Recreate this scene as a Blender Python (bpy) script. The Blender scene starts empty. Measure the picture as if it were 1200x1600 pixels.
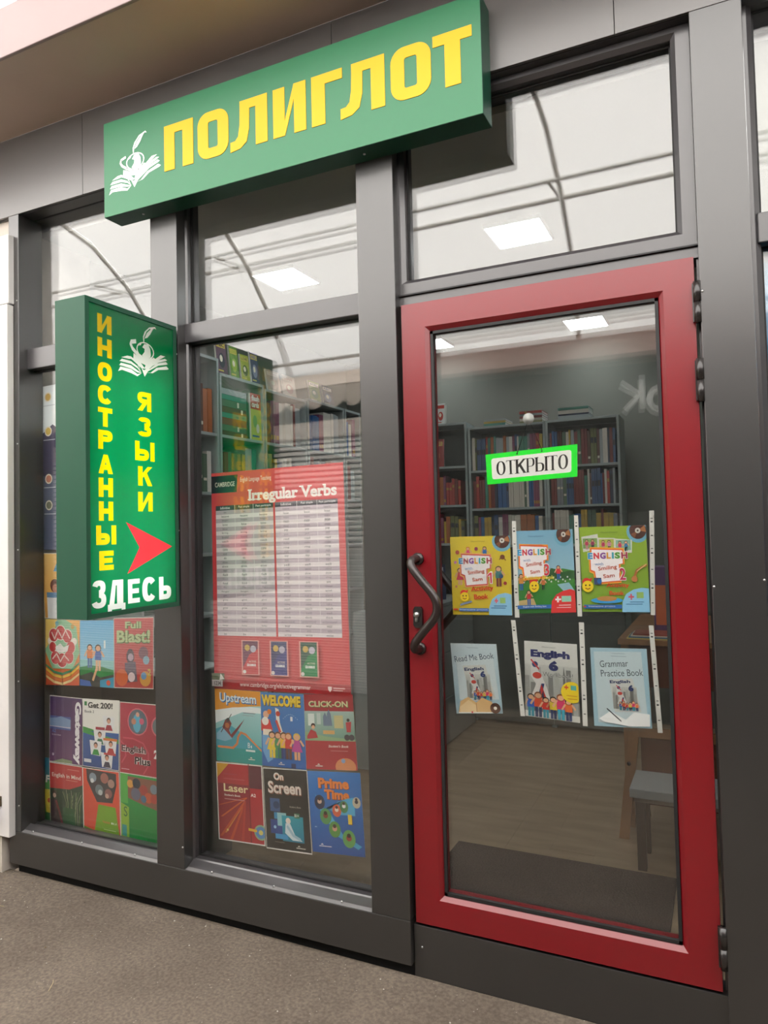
import bpy, bmesh, math, random
from mathutils import Vector, Matrix
from mathutils.geometry import delaunay_2d_cdt
S = bpy.context.scene
COL = S.collection
PI = math.pi
random.seed(7)

# ------------------------------------------------------------------ camera
cam = bpy.data.cameras.new('camera'); camo = bpy.data.objects.new('camera', cam); COL.objects.link(camo)
r = Vector((0.90291379, 0.42917974, -0.02348264)); u = Vector((0.03752865, -0.02429279, 0.99900023)); f = Vector((-0.4281802, 0.90289236, 0.03804083))
M4 = Matrix((( r.x, u.x, -f.x, 0.0), (r.y, u.y, -f.y, -2.29428), (r.z, u.z, -f.z, 1.52), (0, 0, 0, 1)))
camo.matrix_world = M4
cam.sensor_fit = 'VERTICAL'; cam.sensor_height = 36.0; cam.lens = 1130.553 / 1600 * 36
cam.shift_x = 3.755 / 1600; cam.shift_y = -17.588 / 1600
cam.clip_start = 0.02; cam.clip_end = 200
S.camera = camo

# ------------------------------------------------------------------ world, exposure
wd = bpy.data.worlds.new('sky'); S.world = wd; wd.use_nodes = True
bg = wd.node_tree.nodes['Background']; bg.inputs[0].default_value = (1.0, 0.98, 0.96, 1); bg.inputs[1].default_value = 7.7
S.view_settings.view_transform = 'Standard'; S.view_settings.look = 'None'; S.view_settings.gamma = 1
S.view_settings.use_curve_mapping = False; S.view_settings.exposure = 0.0
try:
    cy = S.cycles
    cy.max_bounces = 10; cy.diffuse_bounces = 3; cy.glossy_bounces = 4; cy.transmission_bounces = 6; cy.transparent_max_bounces = 28
    cy.use_denoising = True; cy.use_adaptive_sampling = False; cy.sample_clamp_indirect = 8.0; cy.caustics_reflective = False; cy.caustics_refractive = False
except Exception:
    pass
LED_STRENGTH = 13.5
TUBE_STRENGTH = 8.0

# ------------------------------------------------------------------ colour and materials
def lin(h):
    if not isinstance(h, str): return tuple(h)[:3]
    h = h.lstrip('#'); o = []
    for i in (0, 2, 4):
        c = int(h[i:i+2], 16) / 255
        o.append(c / 12.92 if c <= 0.04045 else ((c + 0.055) / 1.055) ** 2.4)
    return tuple(o)
_mats = {}
def mat(name, col, rough=0.5, metal=0.0, noise=0.0, scale=8.0, bump=0.0, spec=0.5, emit=0.0, coat=0.0, stretch=None):
    if name in _mats: return _mats[name]
    m = bpy.data.materials.new(name); m.use_nodes = True; nt = m.node_tree; b = nt.nodes['Principled BSDF']
    c = lin(col)
    b.inputs['Base Color'].default_value = (*c, 1); b.inputs['Roughness'].default_value = rough; b.inputs['Metallic'].default_value = metal
    b.inputs['Specular IOR Level'].default_value = spec; b.inputs['Coat Weight'].default_value = coat; b.inputs['Coat Roughness'].default_value = 0.22
    if emit:
        b.inputs['Emission Color'].default_value = (*c, 1); b.inputs['Emission Strength'].default_value = emit
    if noise or bump:
        tc = nt.nodes.new('ShaderNodeTexCoord'); mp = nt.nodes.new('ShaderNodeMapping'); nt.links.new(tc.outputs['Object'], mp.inputs[0])
        if stretch: mp.inputs['Scale'].default_value = stretch
        n = nt.nodes.new('ShaderNodeTexNoise'); n.inputs['Scale'].default_value = scale; n.inputs['Detail'].default_value = 6
        nt.links.new(mp.outputs[0], n.inputs['Vector'])
        if noise:
            cr = nt.nodes.new('ShaderNodeValToRGB')
            cr.color_ramp.elements[0].position = 0.3; cr.color_ramp.elements[1].position = 0.7
            cr.color_ramp.elements[0].color = (*[x * (1 - noise) for x in c], 1); cr.color_ramp.elements[1].color = (*[min(1, x * (1 + noise)) for x in c], 1)
            nt.links.new(n.outputs['Fac'], cr.inputs[0]); nt.links.new(cr.outputs[0], b.inputs['Base Color'])
        if bump:
            bp = nt.nodes.new('ShaderNodeBump'); bp.inputs['Strength'].default_value = bump; bp.inputs['Distance'].default_value = 0.01
            nt.links.new(n.outputs['Fac'], bp.inputs['Height']); nt.links.new(bp.outputs[0], b.inputs['Normal'])
    _mats[name] = m; return m
def thin_glass(name, tint, f0=0.043, rough=0.0, mirror=(1, 1, 1)):
    m = bpy.data.materials.new(name); m.use_nodes = True; nt = m.node_tree; nt.nodes.clear()
    out = nt.nodes.new('ShaderNodeOutputMaterial'); mix = nt.nodes.new('ShaderNodeMixShader'); tr = nt.nodes.new('ShaderNodeBsdfTransparent'); gl = nt.nodes.new('ShaderNodeBsdfGlossy')
    tr.inputs[0].default_value = (*tint, 1); gl.inputs['Roughness'].default_value = rough; gl.inputs[0].default_value = (*mirror, 1)
    g = nt.nodes.new('ShaderNodeNewGeometry'); d = nt.nodes.new('ShaderNodeVectorMath'); d.operation = 'DOT_PRODUCT'
    nt.links.new(g.outputs['Incoming'], d.inputs[0]); nt.links.new(g.outputs['Normal'], d.inputs[1])
    def mth(op, a, b=None):
        n = nt.nodes.new('ShaderNodeMath'); n.operation = op
        for i, x in enumerate((a, b)):
            if x is None: continue
            if isinstance(x, (int, float)): n.inputs[i].default_value = x
            else: nt.links.new(x, n.inputs[i])
        return n.outputs[0]
    a = mth('ABSOLUTE', d.outputs['Value']); q = mth('POWER', mth('SUBTRACT', 1.0, a), 5.0)
    fac = mth('ADD', mth('MULTIPLY', q, 1 - f0), f0)
    nt.links.new(fac, mix.inputs[0]); nt.links.new(tr.outputs[0], mix.inputs[1]); nt.links.new(gl.outputs[0], mix.inputs[2]); nt.links.new(mix.outputs[0], out.inputs[0])
    return m
def attr_mat(name, rough=0.45, spec=0.4, emit=0.0, coat=0.0):
    m = bpy.data.materials.new(name); m.use_nodes = True; nt = m.node_tree; b = nt.nodes['Principled BSDF']
    a = nt.nodes.new('ShaderNodeVertexColor'); a.layer_name = 'Col'
    nt.links.new(a.outputs[0], b.inputs['Base Color']); b.inputs['Roughness'].default_value = rough; b.inputs['Specular IOR Level'].default_value = spec
    b.inputs['Coat Weight'].default_value = coat
    if emit:
        nt.links.new(a.outputs[0], b.inputs['Emission Color']); b.inputs['Emission Strength'].default_value = emit
    return m
def translucent_mat(name, attr=None, col=(0.9, 0.9, 0.9), tfac=0.5, gloss=0.04, tmul=1.0):
    m = bpy.data.materials.new(name); m.use_nodes = True; nt = m.node_tree; nt.nodes.clear()
    out = nt.nodes.new('ShaderNodeOutputMaterial'); mx = nt.nodes.new('ShaderNodeMixShader'); df = nt.nodes.new('ShaderNodeBsdfDiffuse'); tl = nt.nodes.new('ShaderNodeBsdfTranslucent')
    mx.inputs[0].default_value = tfac
    for n in (df, tl): n.inputs[0].default_value = (*col, 1)
    if attr:
        a = nt.nodes.new('ShaderNodeVertexColor'); a.layer_name = attr
        nt.links.new(a.outputs[0], df.inputs[0]); nt.links.new(a.outputs[0], tl.inputs[0])
    nt.links.new(df.outputs[0], mx.inputs[1]); nt.links.new(tl.outputs[0], mx.inputs[2]); last = mx.outputs[0]
    if gloss:
        gl = nt.nodes.new('ShaderNodeBsdfGlossy'); gl.inputs['Roughness'].default_value = 0.25; m2 = nt.nodes.new('ShaderNodeMixShader'); m2.inputs[0].default_value = gloss
        nt.links.new(last, m2.inputs[1]); nt.links.new(gl.outputs[0], m2.inputs[2]); last = m2.outputs[0]
    nt.links.new(last, out.inputs[0]); return m

ANTH = mat('anthracite_paint', (0.021, 0.020, 0.0195), 0.36, noise=0.06, scale=3, bump=0.02, spec=1.0, coat=.5)
ANTH_FR = mat('anthracite_frame', (0.036, 0.033, 0.036), 0.34, spec=1.0, coat=.3)
FASCIA = mat('fascia_paint', (0.085, 0.080, 0.076), 0.42, noise=0.05, scale=2, spec=1.0, coat=.5)
SOFFIT = mat('awning_soffit', (0.56, 0.42, 0.35), 0.55, noise=0.08, scale=1.5)
LIP = mat('awning_lip', (0.27, 0.20, 0.195), 0.5)
RED = mat('red_door_paint', (0.20, 0.004, 0.009), 0.3, spec=0.7, coat=0.15)
BLACK = mat('black_rubber', (0.012, 0.012, 0.012), 0.6)
BLKMET = mat('black_metal', (0.02, 0.017, 0.016), 0.25, spec=0.7)
BRONZE = mat('dark_bronze_enamel', (0.022, 0.014, 0.013), 0.28, spec=0.5, coat=0.2)
STEEL = mat('steel', (0.6, 0.6, 0.6), 0.3, metal=1.0)
ALU = mat('sill_aluminium', (0.17, 0.165, 0.165), 0.35, spec=0.6)
GREEN = mat('sign_green', (0.020, 0.175, 0.072), 0.40, spec=.5)
GREEN_CASE = mat('sign_case_green', (0.018, 0.085, 0.048), 0.45, spec=0.3)
GREEN_EDGE = mat('sign_edge_green', (0.012, 0.075, 0.045), 0.4, spec=0.5)
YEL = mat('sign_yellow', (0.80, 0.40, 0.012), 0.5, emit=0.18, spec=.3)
WHT_SIGN = mat('sign_white', (0.85, 0.87, 0.86), 0.45, emit=0.25)
WHITE = mat('white_metal', (0.74, 0.72, 0.70), 0.45, noise=0.05, scale=4)
BEIGE = mat('beige_wall', (0.55, 0.49, 0.43), 0.8, noise=0.15, scale=6, bump=0.1)
SHELF = mat('shelf_board', (0.40, 0.47, 0.47), 0.5)
SHELF_BACK = mat('shelf_back', (0.10, 0.115, 0.11), 0.7)
WOOD = mat('pine_wood', (0.30, 0.15, 0.065), 0.5, noise=0.25, scale=5, stretch=(1, 12, 1))
WOOD2 = mat('red_brown_panel', (0.13, 0.045, 0.025), 0.5, noise=0.2, scale=4)
PAPER = mat('paper', (0.78, 0.77, 0.74), 0.6)
PRINT = attr_mat('printed_paper', 0.42, 0.45)
VINYL = attr_mat('printed_vinyl', 0.35, 0.5, emit=0.0)
PANE = thin_glass('window_glass', (0.988, 0.992, 0.988))
FILM = thin_glass('plastic_film', (0.98, 0.985, 0.98), f0=0.06, rough=0.18)
SHEET = translucent_mat('canopy_sheet', col=(0.88, 0.86, 0.84), tfac=0.72, gloss=0)
FACE = translucent_mat('lit_sign_face', attr='Col', tfac=0.6, gloss=0.05)

# ------------------------------------------------------------------ mesh builder
class MB:
    def __init__(s): s.v = []; s.f = []; s.m = []; s.c = []; s.mats = []; s.smooth = []
    def mi(s, m):
        if m not in s.mats: s.mats.append(m)
        return s.mats.index(m)
    def add(s, vs, fs, m, smooth=False):
        k = len(s.v); s.v += [tuple(x) for x in vs]; i = s.mi(m)
        for q in fs: s.f.append([a + k for a in q]); s.m.append(i); s.smooth.append(smooth)
    def box(s, x0, x1, y0, y1, z0, z1, m, bev=0.0):
        if bev <= 0:
            v = [(x, y, z) for z in (z0, z1) for y in (y0, y1) for x in (x0, x1)]
            s.add(v, [(0, 2, 3, 1), (4, 5, 7, 6), (0, 1, 5, 4), (2, 6, 7, 3), (0, 4, 6, 2), (1, 3, 7, 5)], m); return
        b = min(bev, (x1-x0)/2.2, (y1-y0)/2.2, (z1-z0)/2.2)
        bm = bmesh.new(); bmesh.ops.create_cube(bm, size=1)
        for v in bm.verts: v.co = Vector(((x0+x1)/2 + v.co.x*(x1-x0), (y0+y1)/2 + v.co.y*(y1-y0), (z0+z1)/2 + v.co.z*(z1-z0)))
        bmesh.ops.bevel(bm, geom=bm.edges[:], offset=b, segments=2, affect='EDGES', profile=0.5)
        bm.verts.index_update()
        s.add([v.co[:] for v in bm.verts], [[v.index for v in q.verts] for q in bm.faces], m); bm.free()
    def prism(s, pts, y0, y1, m, axis='y'):
        # pts: polygon (a,b) -> for axis y: (x,z); for axis x: (y,z); for axis z: (x,y)
        n = len(pts)
        def P(a, b, t): return {'y': (a, t, b), 'x': (t, a, b), 'z': (a, b, t)}[axis]
        v = [P(a, b, y0) for a, b in pts] + [P(a, b, y1) for a, b in pts]
        s.add(v, [list(range(n)), list(range(2*n-1, n-1, -1))] + [[i, (i+1) % n, n + (i+1) % n, n + i] for i in range(n)], m)
    def tube(s, pts, rad, m, n=10, cap=True):
        pts = [Vector(p) for p in pts]; rads = rad if isinstance(rad, (list, tuple)) else [rad] * len(pts)
        rings = []; up = None
        for i, p in enumerate(pts):
            t = (pts[min(i+1, len(pts)-1)] - pts[max(i-1, 0)]).normalized()
            if up is None: up = Vector((0, 0, 1)) if abs(t.z) < 0.9 else Vector((1, 0, 0))
            a = t.cross(up).normalized(); up = a.cross(t).normalized()
            rings.append([p + rads[i] * (math.cos(2*PI*k/n) * a + math.sin(2*PI*k/n) * up) for k in range(n)])
        v = [q for rg in rings for q in rg]; fs = []
        for i in range(len(pts)-1):
            for k in range(n): fs.append([i*n+k, i*n+(k+1) % n, (i+1)*n+(k+1) % n, (i+1)*n+k])
        if cap: fs += [list(range(n)), list(range(len(v)-1, len(v)-n-1, -1))]
        s.add(v, fs, m, True)
    def disc(s, c, rad, depth, m, axis='y', n=14):
        c = Vector(c); d = {'y': Vector((0, 1, 0)), 'x': Vector((1, 0, 0)), 'z': Vector((0, 0, 1))}[axis]
        s.tube([c - d*depth/2, c + d*depth/2], rad, m, n)
    def build(s, name, parent=None, loc=None):
        me = bpy.data.meshes.new(name); me.from_pydata(s.v, [], s.f)
        for m in s.mats: me.materials.append(m)
        me.polygons.foreach_set('material_index', s.m); me.polygons.foreach_set('use_smooth', s.smooth)
        me.update()
        bm = bmesh.new(); bm.from_mesh(me); bmesh.ops.recalc_face_normals(bm, faces=bm.faces[:]); bm.to_mesh(me); bm.free()
        o = bpy.data.objects.new(name, me); COL.objects.link(o)
        if parent: o.parent = parent
        if loc: o.location = loc
        return o
def tag(o, label=None, cat=None, group=None, kind=None):
    if label: o['label'] = label
    if cat: o['category'] = cat
    if group: o['group'] = group
    if kind: o['kind'] = kind
    return o
def empty(name, loc=(0, 0, 0)):
    # geometry below is written in world coordinates, so children get the inverse offset
    o = bpy.data.objects.new(name, None); COL.objects.link(o); o.location = loc; o.empty_display_size = 0.05
    return o
def part(name, mb, parent):
    o = mb.build(name, parent)
    off = Vector((0, 0, 0)); p = parent
    while p: off += p.location; p = p.parent
    o.location = -off
    return o
def structure(name, mb, label=None):
    o = mb.build(name); tag(o, label, None, None, 'structure'); return o
def sbox(name, *a, label=None, bev=0.0):
    mb = MB(); mb.box(*a, bev=bev); return structure(name, mb, label)

# ------------------------------------------------------------------ flat print: text and artwork
def ring_seg(cx, cy, rx, ry, tb, tt, a0, a1, n=20, ex=2.5):
    def pt(a, rx_, ry_):
        c, s_ = math.cos(math.radians(a)), math.sin(math.radians(a)); k_ = (abs(c)**ex + abs(s_)**ex) ** (-1/ex); return (cx + rx_*c*k_, cy + ry_*s_*k_)
    out = []
    for i in range(n):
        a, b = a0 + (a1-a0)*i/n, a0 + (a1-a0)*(i+1)/n
        out.append([pt(a, rx, ry), pt(b, rx, ry), pt(b, rx-tb, ry-tt), pt(a, rx-tb, ry-tt)])
    return out
def glyph_polys(ch, w, h, tb, tt, serif=0.0):
    "block letter as convex polygons; y upwards, box w x h; tb / tt = thickness of uprights / bars"
    B = lambda x0, y0, x1, y1: [(x0, y0), (x1, y0), (x1, y1), (x0, y1)]
    o = []; L = B(0, 0, tb, h); Rr = B(w-tb, 0, w, h)
    def bowl(x0, x1, y0, y1): cyy = (y0+y1)/2; rx = (x1-x0)*.62; return ring_seg(x1-rx, cyy, rx, (y1-y0)/2, tb, tt, -90, 90, 14) + [B(x0, y0, x1-rx+.001, y0+tt), B(x0, y1-tt, x1-rx+.001, y1)]
    if ch == 'И': o = [L, Rr, [(tb*.9, 0), (tb*.9, h*.34), (w-tb*.9, h), (w-tb*.9, h*.66)]]
    elif ch == 'Н': o = [L, Rr, B(tb*.9, h/2-tt/2, w-tb*.9, h/2+tt/2)]
    elif ch == 'О': o = ring_seg(w/2, h/2, w/2, h/2, tb, tt, 0, 360, 32, 2.2 if serif else 2.5)
    elif ch == 'С': o = ring_seg(w/2, h/2, w/2, h/2, tb, tt, 38, 322, 26)
    elif ch == 'Т': o = [B(0, h-tt, w, h), B(w/2-tb/2, 0, w/2+tb/2, h)]
    elif ch == 'Р': o = [L] + bowl(tb*.8, w, h*.40, h)
    elif ch == 'А': o = [[(0, 0), (tb, 0), (w/2+tb*.25, h), (w/2-tb*.45, h)], [(w, 0), (w-tb, 0), (w/2-tb*.25, h), (w/2+tb*.45, h)], B(w*.2, h*.2, w*.8, h*.2+tt)]
    elif ch == 'Ы': o = [B(0, 0, tb, h), Rr] + bowl(tb*.8, w-tb*1.35, 0, h*.60)
    elif ch == 'Ь': o = [L] + bowl(tb*.8, w, 0, h*.60)
    elif ch == 'Е': o = [L, B(0, 0, w, tt), B(0, h-tt, w, h), B(0, h/2-tt/2, w*.92, h/2+tt/2)]
    elif ch == 'Я': o = [Rr] + [[(w-a, b) for a, b in q] for q in bowl(tb*.8, w, h*.38, h)] + [[(0, 0), (tb*1.1, 0), (w-tb*.9, h*.45), (w-tb*1.9, h*.45)]]
    elif ch == 'З': o = ring_seg(w*.48, h*.73, w*.47, h*.27, tb, tt, -90, 160, 16) + ring_seg(w*.48, h*.285, w*.52, h*.285, tb, tt, -160, 90, 16)
    elif ch == 'К': o = [L, [(tb*.9, h*.38), (tb*.9, h*.62), (w-tb, h), (w, h)], [(tb*1.2, h*.55), (tb*1.9, h*.72), (w, 0), (w-tb*1.05, 0)]]
    elif ch == 'Д': o = [B(0, -h*.0, w, tt), B(0, -h*.12, tb*.8, tt), B(w-tb*.8, -h*.12, w, tt), B(w*.80-tb, 0, w*.88, h), [(w*.08, tt*.9), (w*.08+tb, tt*.9), (w*.28+tb*.7, h), (w*.28, h)], B(w*.28, h-tt, w*.86, h)]
    if serif:
        def sf(cx_, y_, k_=1.0): o.append(B(cx_-tb*.5-serif*k_, y_ if y_ < h/2 else y_-tt*.9, cx_+tb*.5+serif*k_, y_+tt*.9 if y_ < h/2 else y_))
        if ch == 'Т': sf(w/2, 0); o.append([(0, h-tt*4), (0, h), (tt*1.5, h)]); o.append([(w, h-tt*4), (w, h), (w-tt*1.5, h)])
        if ch in 'КР': sf(tb/2, 0); sf(tb/2, h)
        if ch == 'К': sf(w-tb*.45, 0, .8); sf(w-tb*.5, h, .6)
        if ch == 'Ы': sf(tb/2, h, .9); sf(w-tb/2, 0, .8); sf(w-tb/2, h, .8); sf(tb/2, 0, .3)
    return o
_glyph = {}
def text_mesh(s, bold=0.0, shear=0.0, space=1.0):
    k = (s, bold, shear, space)
    if k in _glyph: return _glyph[k]
    cu = bpy.data.curves.new('t', 'FONT'); cu.body = s; cu.size = 1; cu.offset = bold; cu.shear = shear; cu.resolution_u = 3; cu.space_character = space
    ob = bpy.data.objects.new('t', cu); COL.objects.link(ob)
    dg = bpy.context.evaluated_depsgraph_get(); me = ob.evaluated_get(dg).to_mesh()
    vs = [(v.co.x, v.co.y) for v in me.vertices]; fs = [list(p.vertices) for p in me.polygons]
    ob.evaluated_get(dg).to_mesh_clear(); bpy.data.objects.remove(ob); bpy.data.curves.remove(cu)
    if vs:
        x0 = min(a for a, b in vs); x1 = max(a for a, b in vs); y0 = min(b for a, b in vs); y1 = max(b for a, b in vs)
    else: x0, x1, y0, y1 = 0, 1, 0, 1
    _glyph[k] = (vs, fs, x0, x1, y0, y1); return _glyph[k]
def placed_text(s, x, y, w, h, bold=0.03, shear=0.0, space=1.0):
    "text fitted in the box, y downwards; returns verts, faces"
    vs, fs, x0, x1, y0, y1 = text_mesh(s, bold, shear, space)
    return [(x + (a-x0)/(x1-x0+1e-9)*w, y + (1-(b-y0)/(y1-y0+1e-9))*h) for a, b in vs], fs
# slab ends for letters: (x in the glyph box, level 0 base / 1 x-height or cap, half width)
SLAB = {'I': [(.5, 0, .9), (.5, 1, .9)], 'r': [(.22, 0, .45), (.15, .97, .2)], 'u': [(.1, 1, .2), (.78, 1, .2), (.95, 0, .15)], 'l': [(.5, 0, .9), (.2, 1, .5)],
        'V': [(.1, 1, .2), (.9, 1, .2)], 'b': [(.08, 1, .2)], 'a': [(.95, 0, .12)], 'Т': [(.5, 0, .25)], 'К': [(.12, 0, .2), (.12, 1, .2), (.88, 0, .2), (.82, 1, .16)],
        'Р': [(.15, 0, .25), (.1, 1, .2)], 'Ы': [(.12, 1, .16), (.08, 0, .12), (.94, 0, .14), (.94, 1, .14)], 'О': []}
class Print:
    def __init__(s, aspect=1.41): s.L = []; s.a = aspect
    def P(s, pts, c, c2=None):
        s.L.append(([tuple(p) for p in pts], [list(range(len(pts)))], lin(c), lin(c2) if c2 else None)); return s
    def R(s, x0, y0, x1, y1, c, c2=None): return s.P([(x0, y0), (x1, y0), (x1, y1), (x0, y1)], c, c2)
    def E(s, cx, cy, r, c, ry=None, n=18, a0=0, a1=360):
        ry = r / s.a if ry is None else ry
        st = [a0 + (a1-a0)*k/n for k in range(n + (a1-a0 < 360))]
        return s.P([(cx + r*math.cos(math.radians(t)), cy - ry*math.sin(math.radians(t))) for t in st] + ([(cx, cy)] if a1-a0 < 360 and a1-a0 > 180 else []), c)
    def W(s, pts, wd, c):
        vs = []; fs = []
        for (x0, y0), (x1, y1) in zip(pts[:-1], pts[1:]):
            dx, dy = x1-x0, (y1-y0)*s.a; l = math.hypot(dx, dy) or 1; nx, ny = -dy/l*wd/2, dx/l*wd/2/s.a; ex, ey = dx/l*wd*.3, dy/l*wd*.3/s.a; k = len(vs)
            vs += [(x0+nx-ex, y0+ny-ey), (x1+nx+ex, y1+ny+ey), (x1-nx+ex, y1-ny+ey), (x0-nx-ex, y0-ny-ey)]; fs.append([k, k+1, k+2, k+3])
        s.L.append((vs, fs, lin(c), None)); return s
    def T(s, t, x, y, w, h, c, bold=0.03, rot=0, shear=0.0, slab=False, space=1.0):
        vs, fs = placed_text(t, x, y, w, h, bold, shear, space)
        if rot:
            ca, sa = math.cos(math.radians(rot)), math.sin(math.radians(rot)); cx, cy = x + w/2, y + h/2
            vs = [(cx + (a-cx)*ca + (b-cy)*s.a*sa, cy + (-(a-cx)*sa + (b-cy)*s.a*ca)/s.a) for a, b in vs]
        s.L.append((vs, fs, lin(c), None))
        if slab:
            full = text_mesh(t, bold, shear, space); W0 = full[3]-full[2]; H0 = full[5]-full[4]
            cap = text_mesh('I', bold)[5]; xh = text_mesh('x', bold)[5]
            for i, ch in enumerate(t):
                if ch not in SLAB: continue
                g = text_mesh(ch, bold, shear, space); gw = g[3]-g[2]
                xe = text_mesh(t[:i+1], bold, shear, space)[3] - full[2]; xs = xe - gw
                for (fx, lev, hw) in SLAB[ch]:
                    top = cap if (ch.isupper() or ch in 'lb') else xh
                    yy = (0 if lev == 0 else top*lev) - full[4]; cx = xs + fx*gw; hwid = hw*gw if ch not in 'Il' else hw*gw
                    th = 0.055 if bold > .01 else .022
                    ya, yb = (yy, yy+th*1.6) if lev == 0 else (yy-th*1.6, yy)
                    X0 = x + (cx-hwid)/W0*w; X1 = x + (cx+hwid)/W0*w; Y0 = y + (1-yb/H0)*h; Y1 = y + (1-ya/H0)*h
                    s.L.append(([(X0, Y0), (X1, Y0), (X1, Y1), (X0, Y1)], [[0, 1, 2, 3]], lin(c), None))
        return s
    def G(s, ch, x, y, w, h, c, tb=.3, tt=.26, serif=0.0):
        "block letter; tb and tt as a share of the letter width"
        H = h*s.a; c = lin(c)
        vs = []; fs = []
        for q in glyph_polys(ch, w, H, tb*w, tt*w, serif*w):
            k_ = len(vs); vs += [(x+a, y + h - b/s.a) for a, b in q]; fs.append(list(range(k_, k_+len(q))))
        s.L.append((vs, fs, c, None)); return s
    def man(s, cx, base, h, shirt, legs='#2b2f45', hair='#3a2416', skin='#e8b08a', girl=False):
        w = h * s.a * 0.16
        s.R(cx-w*.8, base-h*.45, cx-w*.1, base, legs); s.R(cx+w*.1, base-h*.45, cx+w*.8, base, legs)
        if girl: s.P([(cx-w*.6, base-h*.75), (cx+w*.6, base-h*.75), (cx+w*1.5, base-h*.3), (cx-w*1.5, base-h*.3)], shirt)
        else: s.R(cx-w, base-h*.78, cx+w, base-h*.4, shirt)
        s.W([(cx-w, base-h*.72), (cx-w*1.8, base-h*.5)], w*.5, skin); s.W([(cx+w, base-h*.72), (cx+w*1.8, base-h*.55)], w*.5, skin)
        s.E(cx, base-h*.86, w*1.0, hair, ry=h*.14, n=10); s.E(cx, base-h*.84, w*.75, skin, ry=h*.1, n=10); return s
    def build(s, name, corners, y, base='#e9e7e0', thick=0.0006, m=None, step=0.00006, parent=None, axis='y', sgn=-1, wave=0.0):
        (tl, tr, br, bl) = corners; N = 6 if wave else 1
        def Wp(a, b, d):
            X = (tl[0]*(1-a)+tr[0]*a)*(1-b) + (bl[0]*(1-a)+br[0]*a)*b; Z = (tl[1]*(1-a)+tr[1]*a)*(1-b) + (bl[1]*(1-a)+br[1]*a)*b
            return (X, y + sgn*d, Z) if axis == 'y' else (y + sgn*d, X, Z)
        V = []; F = []; C = []
        def put(vs, fs, d, c, c2=None):
            k = len(V); ys = [b for a, b in vs]; mn, mx = min(ys), max(ys)
            for a, b in vs: V.append(Wp(a, b, d))
            for q in fs:
                F.append([i+k for i in q])
                for i in q:
                    t = (vs[i][1]-mn)/(mx-mn+1e-9); C.extend((*(c if c2 is None else tuple(p*(1-t)+r_*t for p, r_ in zip(c, c2))), 1))
        sq = [(0, 0), (1, 0), (1, 1), (0, 1)]; bc = lin(base)
        put(sq, [[0, 1, 2, 3]], 0, bc); put(sq, [[0, 1, 2, 3]], -thick, bc)
        k = len(V) - 8
        for i in range(4):
            F.append([k+i, k+(i+1) % 4, k+4+(i+1) % 4, k+4+i]); C.extend((*bc, 1)*4)
        for i, (vs, fs, c, c2) in enumerate(s.L): put([(min(1, max(0, a)), min(1, max(0, b))) for a, b in vs], fs, (i+1)*step, c, c2)
        me = bpy.data.meshes.new(name); me.from_pydata(V, [], F); ca = me.color_attributes.new('Col', 'FLOAT_COLOR', 'CORNER')
        ca.data.foreach_set('color', C); me.materials.append(m or PRINT); me.update()
        o = bpy.data.objects.new(name, me); COL.objects.link(o)
        if parent:
            o.parent = parent; off = Vector((0, 0, 0)); p = parent
            while p: off += p.location; p = p.parent
            o.location = -off
        return o

def emblem(pr, x0, y0, w, h, c='#f4f7f5', bgc='#4f9a78'):
    "globe on an open book with a quill; box x0,y0,w,h"
    def q(pts): return [(x0 + a*w, y0 + b*h) for a, b in pts]
    def A(cx, cy, rx, ry, n=20, a0=0, a1=360):
        return [(cx + rx*math.cos(math.radians(a0+(a1-a0)*k/n)), cy - ry*math.sin(math.radians(a0+(a1-a0)*k/n))) for k in range(n+1)]
    # pages left: four curved leaves
    for i, (sx, sy, tx, ty) in enumerate([(.06, .735, .17, .68), (.025, .81, .07, .76), (.02, .885, .05, .835), (.0, .995, .04, .905)]):
        e = (.44, .93); pr.P(q([(sx, sy), (tx, ty), (.24, ty-.005 if i == 0 else ty), (.36, ty+.06), e, (.36, ty+.1), (.24, ty+.04+.01*i), (tx+.03, ty+.05), ]), c)
    for i, (sx, sy, tx, ty) in enumerate([(.93, .5, .83, .5), (.97, .56, .92, .545), (.98, .63, .94, .6), (1.0, .72, .95, .68)]):
        pr.P(q([(sx, sy), (tx, ty), (.74, ty+.08), (.62, ty+.2), (.52, .9), (.66, ty+.2), (.78, ty+.11), (sx-.03, sy+.02)]), c)
    pr.P(q([(.28, .74), (.44, .84), (.50, 1.0-.02), (.62, .78), (.72, .6), (.68, .58), (.64, .66), (.4, .66), (.29, .6)]), c)
    pr.P(q([(.43, .745), (.52, .765), (.50, .82)]), bgc); pr.P(q([(.45, .84), (.53, .83), (.49, .865)]), bgc)
    pr.P(q(A(.52, .5, .175, .155)), c); pr.P(q(A(.52, .5, .155, .135)), bgc)
    pr.P(q([(.50, .38), (.58, .37), (.62, .45), (.63, .55), (.62, .60), (.56, .635), (.49, .635), (.45, .60), (.50, .53), (.505, .47), (.46, .45)]), c)
    pr.P(q([(.38, .44), (.45, .37), (.43, .42)]), c); 
    ring = A(.47, .53, .25, .09, 18, 170, 330)
    pr.W(q([(a, b + (a-.5)*.25) for a, b in [(.33, .42)] + [(.25, .47), (.235, .52), (.27, .58), (.36, .635), (.47, .665), (.58, .655), (.66, .6)]]), .035*w, c)
    pr.P(q([(.485, .37), (.475, .25), (.51, .15), (.6, .045), (.72, 0), (.745, .04), (.70, .03), (.67, .07), (.62, .17), (.56, .25), (.5, .28), (.497, .37)]), c)
    pr.W(q([(.5, .27), (.55, .15), (.62, .07)]), .012*w, bgc)

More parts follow.
